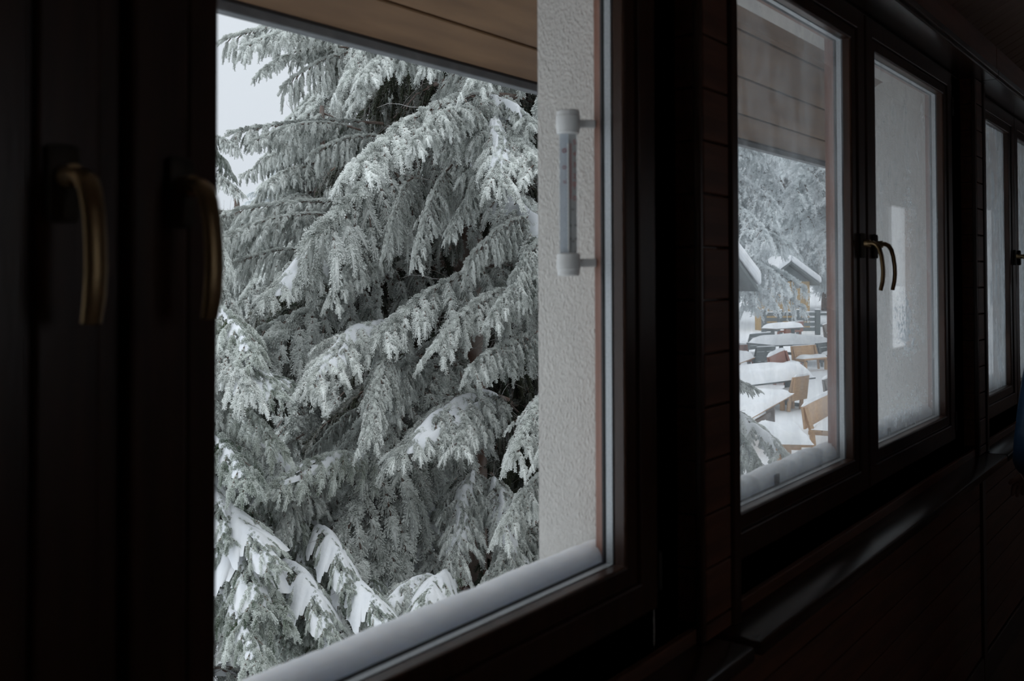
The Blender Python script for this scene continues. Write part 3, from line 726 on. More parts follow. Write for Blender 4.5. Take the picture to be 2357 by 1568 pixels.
# farther trees: coarser twigs, rime and distance haze put into the needle colour
BOUGH['inner'] = [make_bough(12, .12, .40, 1.2, npn=60, dens=.6, bare=22, needles='shade_tinted_needles'), make_bough(13, .08, .35, 1.8, npn=60, dens=.6, bare=26, needles='shade_tinted_needles')]  # dim crown boughs, depth shade painted into their needles
BOUGH['fan_pale'] = [make_bough(21, .12, .40, .6, npn=40, nlen=.026, nwid=.006, flen=.12, dens=.6, bare=0, twr=.010, lstep=.06, needles='haze_tinted_needles'), make_bough(22, .18, .5, .8, npn=40, nlen=.026, nwid=.006, flen=.12, dens=.6, bare=0, twr=.010, lstep=.06, needles='haze_tinted_needles')]
BOUGH['curtain_pale'] = [make_bough(23, .08, .25, 1.6, npn=40, nlen=.026, nwid=.006, flen=.13, dens=.6, bare=0, twr=.010, lstep=.06, needles='haze_tinted_needles'), make_bough(24, .1, .3, 1.2, npn=40, nlen=.026, nwid=.006, flen=.12, dens=.6, bare=0, twr=.010, lstep=.06, needles='haze_tinted_needles')]
def put_bough(tree, kind, i, root, tip, sc_w=1.0, bank=0.0, rime=None):
    """a bough from root to tip in world coordinates, hung on its tree"""
    if rime: kind += '_pale'  # pale set: rimed needles with haze in their colour
    lst = BOUGH[kind]; me, sm = lst[i % len(lst)]
    root, tip = Vector(root), Vector(tip); d = tip - root
    # the bough mesh ends at about (1.5*(1-.12*droop), 0, 1.5*(rise-droop)); aim it
    n_ = np.array([me.vertices[0].co.x, 0, 0])
    e_ = TIPS[me.name]
    hl = math.hypot(d.x, d.y); yaw_ = math.atan2(d.y, d.x)
    pitch_ = math.atan2(d.z, hl) - math.atan2(e_[2], e_[0]); s = d.length / math.hypot(e_[0], e_[2])
    mw = Matrix.Translation(root) @ Matrix.Rotation(yaw_, 4, 'Z') @ Matrix.Rotation(-pitch_, 4, 'Y') @ Matrix.Rotation(bank, 4, 'X') @ Matrix.Diagonal((s, s * sc_w, s * (sc_w * .5 + .5), 1))
    o = link('bough', me, tree, tree.matrix_basis.inverted() @ mw)
    h_ = link('needles', HAIR[me.name], o); h_['kind'] = 'stuff'
    if sm: link('snow', sm, o)
    return o
TIPS = {}
for kd, ids in (('fan', (1, 2, 3)), ('curtain', (4, 5, 6)), ('snowy', (7, 8, 9)), ('green', (10, 11)), ('inner', (12, 13)), ('fan_pale', (21, 22)), ('curtain_pale', (23, 24))):
    for (me, sm), i in zip(BOUGH[kd], ids): r_, d_ = _P[i]; TIPS[me.name] = (1.5 * (1 - .12 * d_), 0, 1.5 * (r_ - d_))

def px_of(p):
    d = np.array(p) - CAM; z = d @ FW
    return CX + F_PX * (d @ RT) / z, PP_Y - F_PX * (d @ UP) / z, z

def spruce(name, base, height, tr, label, group=None, rad=2.4, z0=.4, z1=None, dz=.26, per=7, kinds=('fan', 'curtain'), skip=None, seed=0, droop=.35, rime=None, top=.25, lab=True, scw=1.0, lean=(0, 0), name_inner=False):  # rime: picks the pale boughs, rimed and with distance haze in their colour
    rng = np.random.default_rng(seed)
    base = Vector(base)
    t = empty(name, base); tag(t, label, 'tree', group)
    m = MB(); n = 14
    pts = [(lean[0] * (k / n) ** 2 + .03 * noise.noise(Vector((k * .6, seed, 0))), lean[1] * (k / n) ** 2 + .03 * noise.noise(Vector((k * .6, seed, 5))), height * k / n) for k in range(n + 1)]
    m.tube(pts, [tr * (1.15 if k == 0 else 1) * (1 - .93 * k / n) for k in range(n + 1)], 12); m.build('trunk', 'bark', t, smooth=True)
    z = z0; a = rng.uniform(0, 6.28); z1 = z1 or height - .15; i = 0
    while z < z1:
        f_ = z / height; R = rad * (1 - f_) ** .8 * (1 if f_ > .12 else .85) + top
        for k in range(per):
            a += 2.39996 + rng.normal(0, .25); L_ = R * rng.uniform(.72, 1.15); zz = z + rng.uniform(-.5, .5) * dz
            root = base + Vector((lean[0] * f_ * f_, lean[1] * f_ * f_, zz)); dr = droop * rng.uniform(.5, 1.5) - .25 * max(0, f_ - .7)
            tip = root + Vector((math.cos(a) * L_, math.sin(a) * L_, -dr * L_ + .05))
            i += 1
            if skip and skip(root, tip): continue
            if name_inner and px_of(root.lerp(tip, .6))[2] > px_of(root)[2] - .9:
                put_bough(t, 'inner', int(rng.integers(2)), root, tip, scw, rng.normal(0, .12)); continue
            put_bough(t, kinds[int(rng.integers(len(kinds)))], int(rng.integers(3)), root, tip, scw * rng.uniform(.85, 1.2), rng.normal(0, .12), rime)
        z += dz * (1 - .3 * f_)
    return t

# the big rimed spruce in front of the near window
TB = at(1075, 900, t=8.3); TB.z = -1.8
def skip_main(root, tip):
    x, y, z = px_of(tip); xm, ym, zm = px_of(root.lerp(tip, .6))
    if z < 3.9: return True
    if x < 690 and y < 560: return True
    if x < 500: return True
    if x > 1590 and y > 300: return True
    # the hollows where the dark inside shows
    if z < 8.2 and 900 < x < 1120 and 1000 < y < 1260: return True
    if z < 8.2 and 860 < x < 1060 and 520 < y < 680: return True
    return False
big = spruce('spruce_tree', TB, 13.0, .19, 'large rime-covered spruce filling the view through the near window', rad=2.75, z0=.5, z1=7.6, dz=.36, per=7, kinds=('fan', 'curtain', 'fan', 'snowy'), skip=skip_main, seed=3, droop=.42, name_inner=True)
HERO = [  # kind, variant, root px/py/t, tip px/py/t, width, bank
    ('curtain', 0, 860, 60, 7.4, 522, 92, 6.7, .9, 0), ('fan', 0, 830, 95, 7.0, 560, 120, 6.3, .8, 0), ('curtain', 1, 900, 120, 7.2, 655, 205, 6.6, .9, 0), ('fan', 2, 800, 110, 7.1, 600, 175, 6.5, .8, 0), ('fan', 1, 860, 30, 7.8, 600, 70, 7.6, .8, 0),
    ('curtain', 2, 880, 285, 7.4, 528, 312, 6.6, .8, 0), ('fan', 0, 830, 300, 7.0, 580, 340, 6.4, .7, 0), ('curtain', 1, 930, 330, 7.3, 720, 370, 6.5, .7, 0),
    ('curtain', 0, 930, 480, 7.6, 548, 492, 7.1, .7, 0), ('curtain', 2, 960, 500, 7.8, 600, 500, 7.5, .7, 0), ('curtain', 1, 860, 520, 7.4, 530, 545, 7.0, .8, 0), ('curtain', 0, 900, 540, 7.6, 690, 560, 7.2, .8, 0), ('fan', 2, 800, 500, 7.2, 510, 560, 6.6, .8, 0),
    ('fan', 1, 960, 60, 7.2, 800, 200, 6.0, .9, 0), ('fan', 2, 1000, 90, 6.8, 850, 180, 5.9, .9, 0), ('fan', 0, 1180, 120, 6.9, 975, 155, 6.0, .9, 0), ('fan', 1, 1240, 100, 6.6, 1090, 190, 5.6, 1, 0),
    ('fan', 2, 1200, 225, 6.8, 832, 385, 5.5, 1.0, 0), ('fan', 0, 1130, 270, 6.4, 930, 340, 5.5, .9, .2), ('snowy', 0, 1050, 250, 7.0, 1235, 300, 6.0, .8, 0), ('fan', 2, 1100, 300, 6.8, 1250, 392, 5.7, 1.1, 0), ('snowy', 2, 1160, 280, 7.0, 1140, 440, 5.6, .9, 0),
    ('fan', 1, 950, 410, 6.8, 890, 600, 6.2, .6, 0), ('fan', 0, 1040, 380, 6.8, 955, 610, 6.1, .7, 0), ('fan', 2, 1110, 420, 6.9, 1040, 560, 6.2, .6, 0), ('curtain', 1, 1240, 500, 7.0, 1080, 610, 6.3, .9, 0), ('curtain', 0, 1290, 520, 6.6, 1180, 640, 5.9, .9, 0),
    ('snowy', 0, 860, 545, 7.2, 628, 700, 5.9, .95, 0), ('fan', 0, 900, 570, 7.0, 760, 690, 6.0, .9, 0), ('curtain', 1, 800, 600, 7.4, 540, 610, 6.8, .9, 0), ('curtain', 0, 930, 680, 7.8, 600, 760, 7.0, 1, 0),
    ('fan', 2, 1240, 610, 7.2, 880, 770, 6.0, 1.1, 0), ('fan', 1, 1230, 690, 6.9, 1000, 800, 5.9, 1.1, 0), ('fan', 0, 1280, 640, 6.5, 1130, 730, 5.6, .9, 0), ('curtain', 2, 1260, 760, 6.8, 1060, 850, 5.9, 1, 0),
    ('snowy', 2, 930, 770, 6.8, 702, 895, 5.5, 1.0, 0), ('fan', 1, 900, 800, 6.6, 850, 1030, 5.5, .8, 0), ('fan', 0, 970, 820, 6.8, 905, 960, 6.0, .8, 0),
    ('snowy', 0, 1170, 920, 6.9, 930, 1060, 5.6, 1.0, 0), ('fan', 2, 1120, 930, 6.8, 1060, 1040, 5.7, .9, 0), ('fan', 0, 1290, 900, 6.6, 1180, 1050, 5.5, 1, 0), ('fan', 1, 1330, 930, 6.2, 1250, 1060, 5.3, .9, 0),
    ('snowy', 2, 1100, 1090, 7.2, 1040, 1330, 5.8, .8, 0), ('snowy', 0, 1130, 1090, 7.0, 1190, 1330, 5.9, .8, 0), ('fan', 0, 1300, 1080, 6.4, 1150, 1230, 5.4, .9, 0), ('fan', 2, 1240, 1200, 6.6, 1120, 1400, 5.6, .9, 0),
    ('green', 0, 900, 1090, 6.6, 640, 1140, 5.3, .9, 0), ('fan', 1, 760, 1100, 6.4, 640, 1260, 5.4, .8, 0), ('green', 1, 1000, 1180, 7.2, 880, 1320, 6.2, .9, 0), ('snowy', 2, 930, 1130, 7.1, 820, 1230, 6.1, .8, 0),
    ('curtain', 1, 860, 930, 7.6, 700, 1080, 6.9, .9, 0), ('curtain', 0, 830, 1030, 7.6, 720, 1180, 7.0, .9, 0), ('fan', 0, 1010, 1290, 6.8, 930, 1420, 5.8, .9, 0), ('green', 0, 1260, 1290, 6.4, 1100, 1420, 5.5, .9, 0),
]
for k, v, rx, ry, rt, tx_, ty, tt, w_, bk in HERO: put_bough(big, k, v, at(rx, ry, t=rt), at(tx_, ty, t=tt), w_, bk)

# a lower, snow-laden spruce at the left, nearer the house
TL = at(400, 900, t=6.2); TL.z = -1.8
left = empty('spruce_tree', TL); tag(left, 'snow-laden greener spruce at the lower left of the near window', 'tree')
m = MB(); m.tube([(0, 0, 0), (.02, .01, 1.6), (0, .03, 3.2), (.02, 0, 4.6)], [.12, .10, .06, .02], 12); m.build('trunk', 'bark', left, smooth=True)
LH = [('fan', 0, 430, 330, 6.2, 548, 372, 5.6, .35, 0), ('fan', 2, 430, 400, 6.2, 556, 470, 5.6, .4, 0), ('fan', 1, 380, 480, 6.2, 530, 640, 5.5, .8, 0), ('fan', 1, 400, 620, 6.2, 560, 760, 5.6, .8, 0),
      ('green', 0, 420, 720, 6.2, 610, 830, 5.2, .9, 0), ('fan', 0, 400, 790, 6.0, 570, 900, 5.0, 1, 0), ('snowy', 1, 470, 830, 6.0, 610, 960, 5.0, .7, .2), ('snowy', 1, 440, 900, 6.2, 700, 920, 5.8, .6, 0), ('green', 1, 430, 930, 6.0, 640, 1040, 5.2, 1, 0),
      ('green', 0, 400, 1010, 6.0, 600, 1110, 5.0, 1, 0), ('snowy', 1, 470, 1100, 5.9, 530, 1260, 5.0, .9, 0), ('green', 1, 560, 1060, 6.4, 690, 1240, 5.6, .9, 0),
      ('snowy', 1, 545, 1180, 5.8, 600, 1400, 4.8, 1.1, 0), ('snowy', 1, 500, 1170, 5.6, 580, 1330, 4.8, 1.0, .3), ('green', 1, 450, 1250, 5.8, 640, 1430, 4.8, 1, 0), ('green', 0, 480, 1370, 5.5, 620, 1530, 4.6, 1, 0),
      ('snowy', 1, 730, 1230, 6.0, 810, 1400, 5.0, .7, 0), ('snowy', 1, 650, 1300, 5.6, 765, 1480, 4.8, .9, 0), ('snowy', 1, 765, 1340, 5.6, 900, 1500, 4.7, .8, .1), ('green', 0, 640, 1250, 6.2, 760, 1400, 5.3, .9, 0),
      ('green', 1, 560, 1400, 5.8, 700, 1600, 4.8, 1, 0), ('green', 0, 700, 1420, 5.6, 830, 1620, 4.7, 1, 0), ('snowy', 0, 1020, 1340, 5.8, 880, 1420, 5.0, .9, 0), ('snowy', 1, 1060, 1350, 5.8, 960, 1440, 4.9, .9, 0), ('green', 0, 860, 1390, 5.8, 930, 1560, 4.9, 1, 0),
      ('green', 1, 700, 1200, 6.6, 560, 1300, 6.0, 1, 0), ('fan', 1, 640, 1350, 6.4, 520, 1500, 5.6, 1, 0), ('green', 0, 800, 1280, 6.5, 900, 1420, 5.7, 1, 0), ('snowy', 0, 840, 1230, 6.8, 930, 1330, 6.1, .8, 0),
      ('curtain', 1, 600, 900, 6.8, 520, 1060, 6.4, 1, 0), ('curtain', 0, 700, 1000, 6.9, 560, 1120, 6.4, 1, 0), ('green', 1, 1000, 1330, 6.4, 1080, 1460, 5.6, 1, 0)]
for k, v, rx, ry, rt, tx_, ty, tt, w_, bk in LH: put_bough(left, k, v, at(rx, ry, t=rt), at(tx_, ty, t=tt), w_, bk)
for k in range(46):     # the rest of its crown, round the trunk
    a = k * 2.39996; z = .4 + k * .092; R = 1.75 * (1 - z / 6.2)
    root = TL + Vector((0, 0, z)); tip = root + Vector((math.cos(a) * R, math.sin(a) * R, -.5 * R))
    if px_of(tip)[0] > 540 and px_of(tip)[1] < 1000: continue
    if tip.y < .75: continue
    put_bough(left, ('green', 'fan', 'snowy')[k % 3], k, root, tip)

# the small spruce whose boughs reach into the misted window at its lower left
TS = at(1560, 900, t=9.0); TS.z = -1.8
small = empty('spruce_tree', TS); tag(small, 'spruce with snowy boughs at the lower left corner of the misted window', 'tree')
m = MB(); m.tube([(0, 0, 0), (.0, .01, 1.2), (0, .02, 2.6)], [.09, .06, .015], 10); m.build('trunk', 'bark', small, smooth=True)
for k, v, rx, ry, rt, tx_, ty, tt, w_, bk in [('snowy', 0, 1600, 930, 8.6, 1820, 1060, 7.6, 1, 0), ('green', 1, 1620, 960, 8.4, 1760, 1110, 7.4, 1, 0), ('fan', 0, 1600, 1010, 8.4, 1800, 1150, 7.3, 1, 0), ('fan', 2, 1600, 880, 8.8, 1742, 905, 8.0, .7, 0),
        ('green', 0, 1600, 1080, 8.4, 1760, 1230, 7.4, 1, 0), ('fan', 1, 1560, 870, 9, 1700, 960, 8.1, .8, 0)]:
    put_bough(small, k, v, at(rx, ry, t=rt), at(tx_, ty, t=tt), w_, bk)
for k in range(26):
    a = k * 2.39996; z = .3 + k * .085; R = 1.2 * (1 - z / 3.0) + .15
    root = TS + Vector((0, 0, z)); tip = root + Vector((math.cos(a) * R, math.sin(a) * R, -.45 * R))
    if px_of(tip)[0] > 1690: continue
    put_bough(small, ('green', 'fan', 'snowy')[k % 3], k, root, tip)

# spruces behind the terrace and farther off
def far_spruce(px, t, h, label, rad, group=None, seed=1, dz=.9, per=6, z0=1.2, droop=.45, rime='haze_tinted_needles', gz=-1.8, scw=1.5, kinds=('fan', 'curtain'), skip=None):
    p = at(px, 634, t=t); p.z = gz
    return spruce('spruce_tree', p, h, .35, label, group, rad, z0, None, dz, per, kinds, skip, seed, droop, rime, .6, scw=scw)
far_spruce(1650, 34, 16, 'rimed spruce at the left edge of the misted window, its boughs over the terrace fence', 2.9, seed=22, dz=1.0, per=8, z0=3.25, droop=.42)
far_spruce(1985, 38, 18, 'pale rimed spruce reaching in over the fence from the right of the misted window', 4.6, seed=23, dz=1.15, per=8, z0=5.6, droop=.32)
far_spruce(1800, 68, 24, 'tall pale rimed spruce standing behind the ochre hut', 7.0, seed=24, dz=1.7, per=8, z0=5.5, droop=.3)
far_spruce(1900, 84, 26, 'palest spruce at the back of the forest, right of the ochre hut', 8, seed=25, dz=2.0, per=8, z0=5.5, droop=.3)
far_spruce(1260, 12.5, 12, 'rimed spruce behind the right side of the big spruce, by the stucco pier', 3.0, seed=26, dz=.55, per=7, z0=.5, rime=None, scw=1.2, skip=lambda r, p: px_of(p)[0] > 1640 or px_of(r.lerp(p, .6))[0] > 1640)
far_spruce(960, 14, 10, 'rimed spruce showing through gaps low in the big spruce', 3.2, seed=27, dz=.6, per=7, z0=.3, rime=None, scw=1.2)
far_spruce(740, 11.5, 5.3, 'young spruce under the left boughs of the big spruce', 2.4, seed=28, dz=.4, per=7, z0=.3, rime=None, scw=1.2)
far_spruce(545, 13, 4.4, 'young spruce low at the left edge of the near window', 2.4, seed=29, dz=.4, per=7, z0=.3, rime=None, scw=1.2)
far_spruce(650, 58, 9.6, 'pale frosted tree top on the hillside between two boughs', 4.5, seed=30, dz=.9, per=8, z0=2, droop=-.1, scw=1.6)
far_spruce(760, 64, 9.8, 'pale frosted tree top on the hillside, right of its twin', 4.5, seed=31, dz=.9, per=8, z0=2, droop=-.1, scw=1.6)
# ------------------------------------------------------------------ terrace below
GZ = -1.8
def mound(m, x0, x1, y0, y1, z, h, seed, over=.03, nx=14, ny=10, puff=1.0):
    """a cushion of snow with rounded edges lying on a rectangle"""
    top = []; 
    for i in range(nx + 1):
        for j in range(ny + 1):
            u, v = i / nx, j / ny; e_ = (min(1, 6 * u) * min(1, 6 * (1 - u)) * min(1, 5 * v) * min(1, 5 * (1 - v))) ** .4
            q = noise.noise(Vector((u * 2.2 + seed * 3.1, v * 2.0, seed)))
            top.append((x0 - over + (x1 - x0 + 2 * over) * u + .02 * q, y0 - over + (y1 - y0 + 2 * over) * v + .02 * q, z + h * e_ * (1 + .35 * q * puff)))
    nb = len(top); bot = [(p[0], p[1], z + .002) for p in top]
    J = ny + 1; fs = []
    for i in range(nx):
        for j in range(ny):
            a = i * J + j; fs.append((a, a + J, a + J + 1, a + 1)); fs.append((nb + a, nb + a + 1, nb + a + J + 1, nb + a + J))
    for i in range(nx): fs.append((i * J, nb + i * J, nb + (i + 1) * J, (i + 1) * J)); fs.append((i * J + ny, (i + 1) * J + ny, nb + (i + 1) * J + ny, nb + i * J + ny))
    for j in range(ny): fs.append((j, j + 1, nb + j + 1, nb + j)); a = nx * J; fs.append((a + j, nb + a + j, nb + a + j + 1, a + j + 1))
    m.add(top + bot, fs)

def stand(name, pa, pb, h):
    a = at(*pa, Z=GZ + h); b_ = at(*pb, Z=GZ + h); d = b_ - a
    t = empty(name, (a.x, a.y, GZ), math.atan2(d.y, d.x)); return t, math.hypot(d.x, d.y)

def table(pa, pb, depth, label, wood='honey_wood', h=.75, snow=.17, legw='red_brown_wood', seed=1, group=None, puff=1.0):
    t, L = stand('picnic_table', pa, pb, h); tag(t, label, 'table', group)
    m = MB()
    nb = max(4, int(depth / .14))
    for i in range(4 if depth < 1.3 else 6):
        n_ = 4 if depth < 1.3 else 6
        q = MB(); q.box(0, L, depth * i / n_ + .004, depth * (i + 1) / n_ - .004, h - .045, h, c=.004); q.build('top_plank', wood, t)
    ex = min(.35, L * .18)
    if depth > 1.3: legs = [(L / 2, .3), (L / 2, depth - .3)]
    else: legs = [(ex, depth / 2), (L - ex, depth / 2)]
    for x, y in legs:
        q = MB()
        if depth > 1.3: q.box(x - .22, x + .22, y - .05, y + .05, h - .13, h - .045, c=.006); q.box(x - .07, x + .07, y - .045, y + .045, .02, h - .13, c=.006); q.box(x - .26, x + .26, y - .05, y + .05, 0, .09, c=.006)
        else: q.box(x - .05, x + .05, .04, depth - .04, h - .13, h - .045, c=.006); q.box(x - .045, x + .045, y - .09, y + .09, .02, h - .13, c=.006); q.box(x - .05, x + .05, .1, depth - .1, 0, .09, c=.006)
        q.build('leg', legw, t)
    (xa, ya), (xb, yb2) = legs; q = MB()
    if depth > 1.3: q.box(xa - .03, xa + .03, ya, yb2, .28, .38, c=.005)
    else: q.box(xa, xb, ya - .03, ya + .03, .28, .38, c=.005)
    q.build('stretcher', legw, t)
    m = MB(); mound(m, 0, L, 0, depth, h, snow, seed, puff=puff); o = m.build('snow_cover', 'snow', t, smooth=True)
    return t

def bench(pa, pb, label, wood='honey_wood', h=.86, s=-1, slats=2, seat=True, cat='bench', group=None, snow=.05, seed=1, name='garden_bench', panel=(.40, 1.0), rake=.10, seatd=.42):
    """bench whose back's top edge runs from pa to pb; s: side of the seat"""
    t, L = stand(name, pa, pb, h); tag(t, label, cat, group)
    z0 = h * panel[0]; hh = (h - z0) / slats
    ry = lambda z: -s * rake * (z / h) + s * rake
    for i in range(slats):
        za, zb = z0 + i * hh + .006, z0 + (i + 1) * hh - .006
        q = MB(); vs = [(x, ry(z) + dy, z) for x in (0, L) for z in (za, zb) for dy in (-.016, .016)]
        q.add(vs, [(0, 1, 3, 2), (4, 6, 7, 5), (0, 4, 5, 1), (2, 3, 7, 6), (0, 2, 6, 4), (1, 5, 7, 3)]); q.build('back_board', wood, t)
    for x in ((.10, L - .10) if L > .9 else (.05, L - .05)):
        q = MB(); q.tube([(x, s * rake + s * .10, 0), (x, s * rake + s * .06, .42), (x, ry(h - .03) + s * .035, h - .03)], .055, 4, flat=((1, 0, 0), .75)); q.build('post', wood, t)
    if seat:
        for k_ in range(2):
            ya = s * (rake + .07 + k_ * seatd / 2); yb_ = ya + s * (seatd / 2 - .015)
            q = MB(); q.box(0, L, min(ya, yb_), max(ya, yb_), .40, .44, c=.004); q.build('seat_plank', wood, t)
        for x in (.12, L - .12):
            q = MB(); q.box(x - .04, x + .04, min(s * rake, s * (rake + seatd)), max(s * rake, s * (rake + seatd)), .33, .40); q.box(x - .04, x + .04, s * (rake + seatd) - .05, s * (rake + seatd) + .05, 0, .33, c=.004); q.build('leg', wood, t)
        m = MB(); mound(m, 0, L, min(s * (rake + .08), s * (rake + seatd)), max(s * (rake + .08), s * (rake + seatd)), .44, .11, seed, .01); m.build('snow_cover', 'snow', t, smooth=True)
    m = MB(); mound(m, .0, L, ry(h) - .022, ry(h) + .022, h - .004, snow, seed + .5, .006, ny=5); m.build('snow_cap', 'snow', t, smooth=True)
    return t

table((1765, 1022), (1868, 1024), 1.75, 'snow-covered wooden table nearest the misted window, short end forward', seed=1, snow=.14, legw='honey_wood')
table((1722, 964), (1826, 906), .85, 'snow-covered table left of the bench, reaching away diagonally', seed=2, snow=.14, legw='grey_weathered_wood')
table((1712, 888), (1878, 868), 1.15, 'widest snow-heaped table in the middle of the terrace', seed=3, snow=.34, wood='slate_wood', legw='slate_wood')
table((1682, 842), (1738, 822), .95, 'snow-covered table with reddish legs at the left edge of the misted window', seed=4, snow=.24)
table((1786, 795), (1925, 790), 1.8, 'long snow-covered table behind the yellowish bench back', seed=5, snow=.30, wood='slate_wood', legw='slate_wood')
table((1787, 757), (1852, 753), .9, 'far small table with a peaked snow cap behind the red bench', seed=6, snow=.26, wood='grey_weathered_wood', legw='slate_wood')
bench((1845, 936), (1935, 892), 'honey-coloured wooden bench with snow along its back, nearest the window frame', s=-1, seed=11, slats=1, panel=(.5, 1), snow=.06)
bench((1829, 868), (1862, 863), 'honey-coloured bench seen end-on between two snowy tables', s=1, seed=12, slats=1, panel=(.3, 1), seatd=.3)
bench((1820, 797), (1877, 793), 'yellowish bench with a broad panel back in the middle row', s=-1, seed=13, slats=1, panel=(.36, 1), snow=.02)
bench((1766, 822), (1806, 805), 'reddish weathered bench with snow on its sloping back', wood='red_brown_wood', s=-1, seed=14, slats=1, panel=(.25, 1), snow=.10)
bench((1811, 743), (1850, 739), 'red-brown bench back before the far small table', wood='red_brown_wood', s=1, seed=15, slats=1, panel=(.32, 1), snow=.05)
bench((1660, 795), (1720, 793), 'brown bench back at the left edge behind the red-legged table', wood='red_brown_wood', s=-1, seed=16, slats=2, snow=.03)
bench((1741, 799), (1785, 797), 'dark grey slatted chair behind the reddish bench', wood='slate_wood', s=1, seed=17, slats=4, panel=(.2, 1), cat='chair', name='garden_chair', snow=.03)
bench((1727, 769), (1774, 765), 'dark grey slatted chair farther back, left of the long table', wood='slate_wood', s=1, seed=18, slats=4, panel=(.2, 1), cat='chair', name='garden_chair', snow=.04)
bench((1877, 790), (1906, 787), 'grey slatted chair standing right of the yellowish bench', wood='slate_wood', s=-1, seed=19, slats=4, panel=(.15, 1), cat='chair', name='garden_chair', snow=.02)
bench((1893, 874), (1935, 858), 'dark weathered chair at the right, behind the honey bench', wood='grey_weathered_wood', s=-1, seed=20, slats=2, panel=(.15, 1), cat='chair', name='garden_chair', snow=.06)
bench((1893, 748), (1914, 741), 'dark reddish chair beside the thick fence post', wood='grey_weathered_wood', s=-1, seed=21, slats=2, panel=(.1, 1), cat='chair', name='garden_chair', snow=.03)

# fence
fa = at(1740, 772, Z=GZ); fb = at(1990, 770, Z=GZ); d = fb - fa; Lf = d.length
fe = empty('wooden_fence', fa, math.atan2(d.y, d.x)); tag(fe, 'dark wooden rail fence with a thick post at the back of the terrace', 'fence')
for k_, px in enumerate((1745, 1791, 1837, 1883, 1929, 1975)):
    p = at(px, 771, Z=GZ); x = (p - fa).length
    q = MB(); q.box(x - .13, x + .13, -.10, .10, 0, 1.42, c=.01); q.build('post', 'slate_wood', fe)
    q = MB(); mound(q, x - .13, x + .13, -.10, .10, 1.42, .05, k_, .01, 5, 5); q.build('snow_cap', 'snow', fe, smooth=True)
    if k_ < 5:
        x2 = (at((1791, 1837, 1883, 1929, 1975)[k_], 771, Z=GZ) - fa).length
        for z in ((.22, .50, .78, 1.08) if k_ < 3 else (.45, 1.10)):
            q = MB(); q.box(x, x2, -.05, .0, z, z + (.20 if k_ < 3 else .14), c=.006); q.build('rail', 'slate_wood', fe)
        q = MB(); zt_ = 1.28 if k_ < 3 else 1.24
        mound(q, x + .14, x2 - .14, -.05, .0, zt_ - .001, .05, k_ + 7, .005, 12, 4); q.build('rail_snow', 'snow', fe, smooth=True)

def hut(px0, px1, t, h, label, clad, roofh=1.1, depth=3.0, gable='x'):
    a = at(px0, 700, t=t); b_ = at(px1, 700, t=t * 1.01); d = b_ - a; d.z = 0; L = d.length
    e_ = empty('wooden_hut', (a.x, a.y, GZ), math.atan2(d.y, d.x)); tag(e_, label, 'hut')
    n_ = int(L / .30)
    q = MB(); q.box(.02, L - .02, .02, depth, 0, h); q.build('walls', clad, e_)
    me = MB(); me.box(.006, L / n_ - .006, -.012, .02, .1, h, c=.005); me = me.mesh('cladding_board', clad)
    for i in range(n_): link('cladding_board', me, e_, Matrix.Translation((i * L / n_, 0, 0)))
    q = MB(); o_ = .45
    xs = (-o_, L / 2, L + o_)
    for (xa, za), (xb, zb) in (((-o_, h - .25), (L / 2, h + roofh)), ((L / 2, h + roofh), (L + o_, h - .25))):
        vs = [(xa, -o_, za), (xb, -o_, zb), (xb, depth + o_, zb), (xa, depth + o_, za)]; q.add(vs + [(x, y, z + .12) for x, y, z in vs], [(0, 1, 2, 3), (4, 7, 6, 5), (0, 4, 5, 1), (1, 5, 6, 2), (2, 6, 7, 3), (3, 7, 4, 0)])
    q.add([(0, 0, h), (L, 0, h), (L / 2, 0, h + roofh - .1), (0, .05, h), (L, .05, h), (L / 2, .05, h + roofh - .1)], [(0, 1, 2), (5, 4, 3), (0, 3, 4, 1), (1, 4, 5, 2), (2, 5, 3, 0)])
    q.build('roof', 'slate_wood', e_)
    q = MB()
    for (xa, za), (xb, zb) in (((-o_ - .1, h - .13), (L / 2, h + roofh + .12)), ((L / 2, h + roofh + .12), (L + o_ + .1, h - .13))):
        vs = [(xa, -o_ - .1, za), (xb, -o_ - .1, zb), (xb, depth + o_, zb), (xa, depth + o_, za)]; q.add(vs + [(x, y, z + .42) for x, y, z in vs], [(0, 1, 2, 3), (4, 7, 6, 5), (0, 4, 5, 1), (1, 5, 6, 2), (2, 6, 7, 3), (3, 7, 4, 0)])
    o = q.build('roof_snow', 'snow', e_, smooth=False)
    bv = o.modifiers.new('round', 'BEVEL'); bv.width = .15; bv.segments = 3
hut(1764, 1864, 60, 3.0, 'ochre boarded hut beyond the terrace fence', 'ochre_cladding', depth=1.6)
hut(1560, 1694, 27, 3.15, 'hut with a steep snowy roof at the left edge of the misted window', 'grey_weathered_wood', 1.5, 1.3)
# ------------------------------------------------------------------ person by the far window
PX_, PY_ = 3.935, -0.475
per = empty('person', (PX_, PY_, 0), math.radians(36)); per.scale = (.93, .93, .93); tag(per, 'person in a blue winter jacket standing by the far sill, cut by the frame', 'person')
def skin_mesh(name, verts, edges, radii, mt, root=0, sub=2):
    me = bpy.data.meshes.new(name); me.from_pydata(verts, edges, []); me.materials.append(MAT[mt])
    o = bpy.data.objects.new(name, me); C.objects.link(o)
    md = o.modifiers.new('skin', 'SKIN'); md.use_smooth_shade = True
    for i, r in enumerate(radii):
        sv = me.skin_vertices[0].data[i]; sv.radius = (r if isinstance(r, tuple) else (r, r)); sv.use_root = (i == root)
    s_ = o.modifiers.new('sub', 'SUBSURF'); s_.levels = sub; s_.render_levels = sub
    dg = bpy.context.evaluated_depsgraph_get(); ev = o.evaluated_get(dg)
    m2 = bpy.data.meshes.new_from_object(ev, depsgraph=dg); m2.name = name
    bpy.data.objects.remove(o)
    return link(name, m2, per)
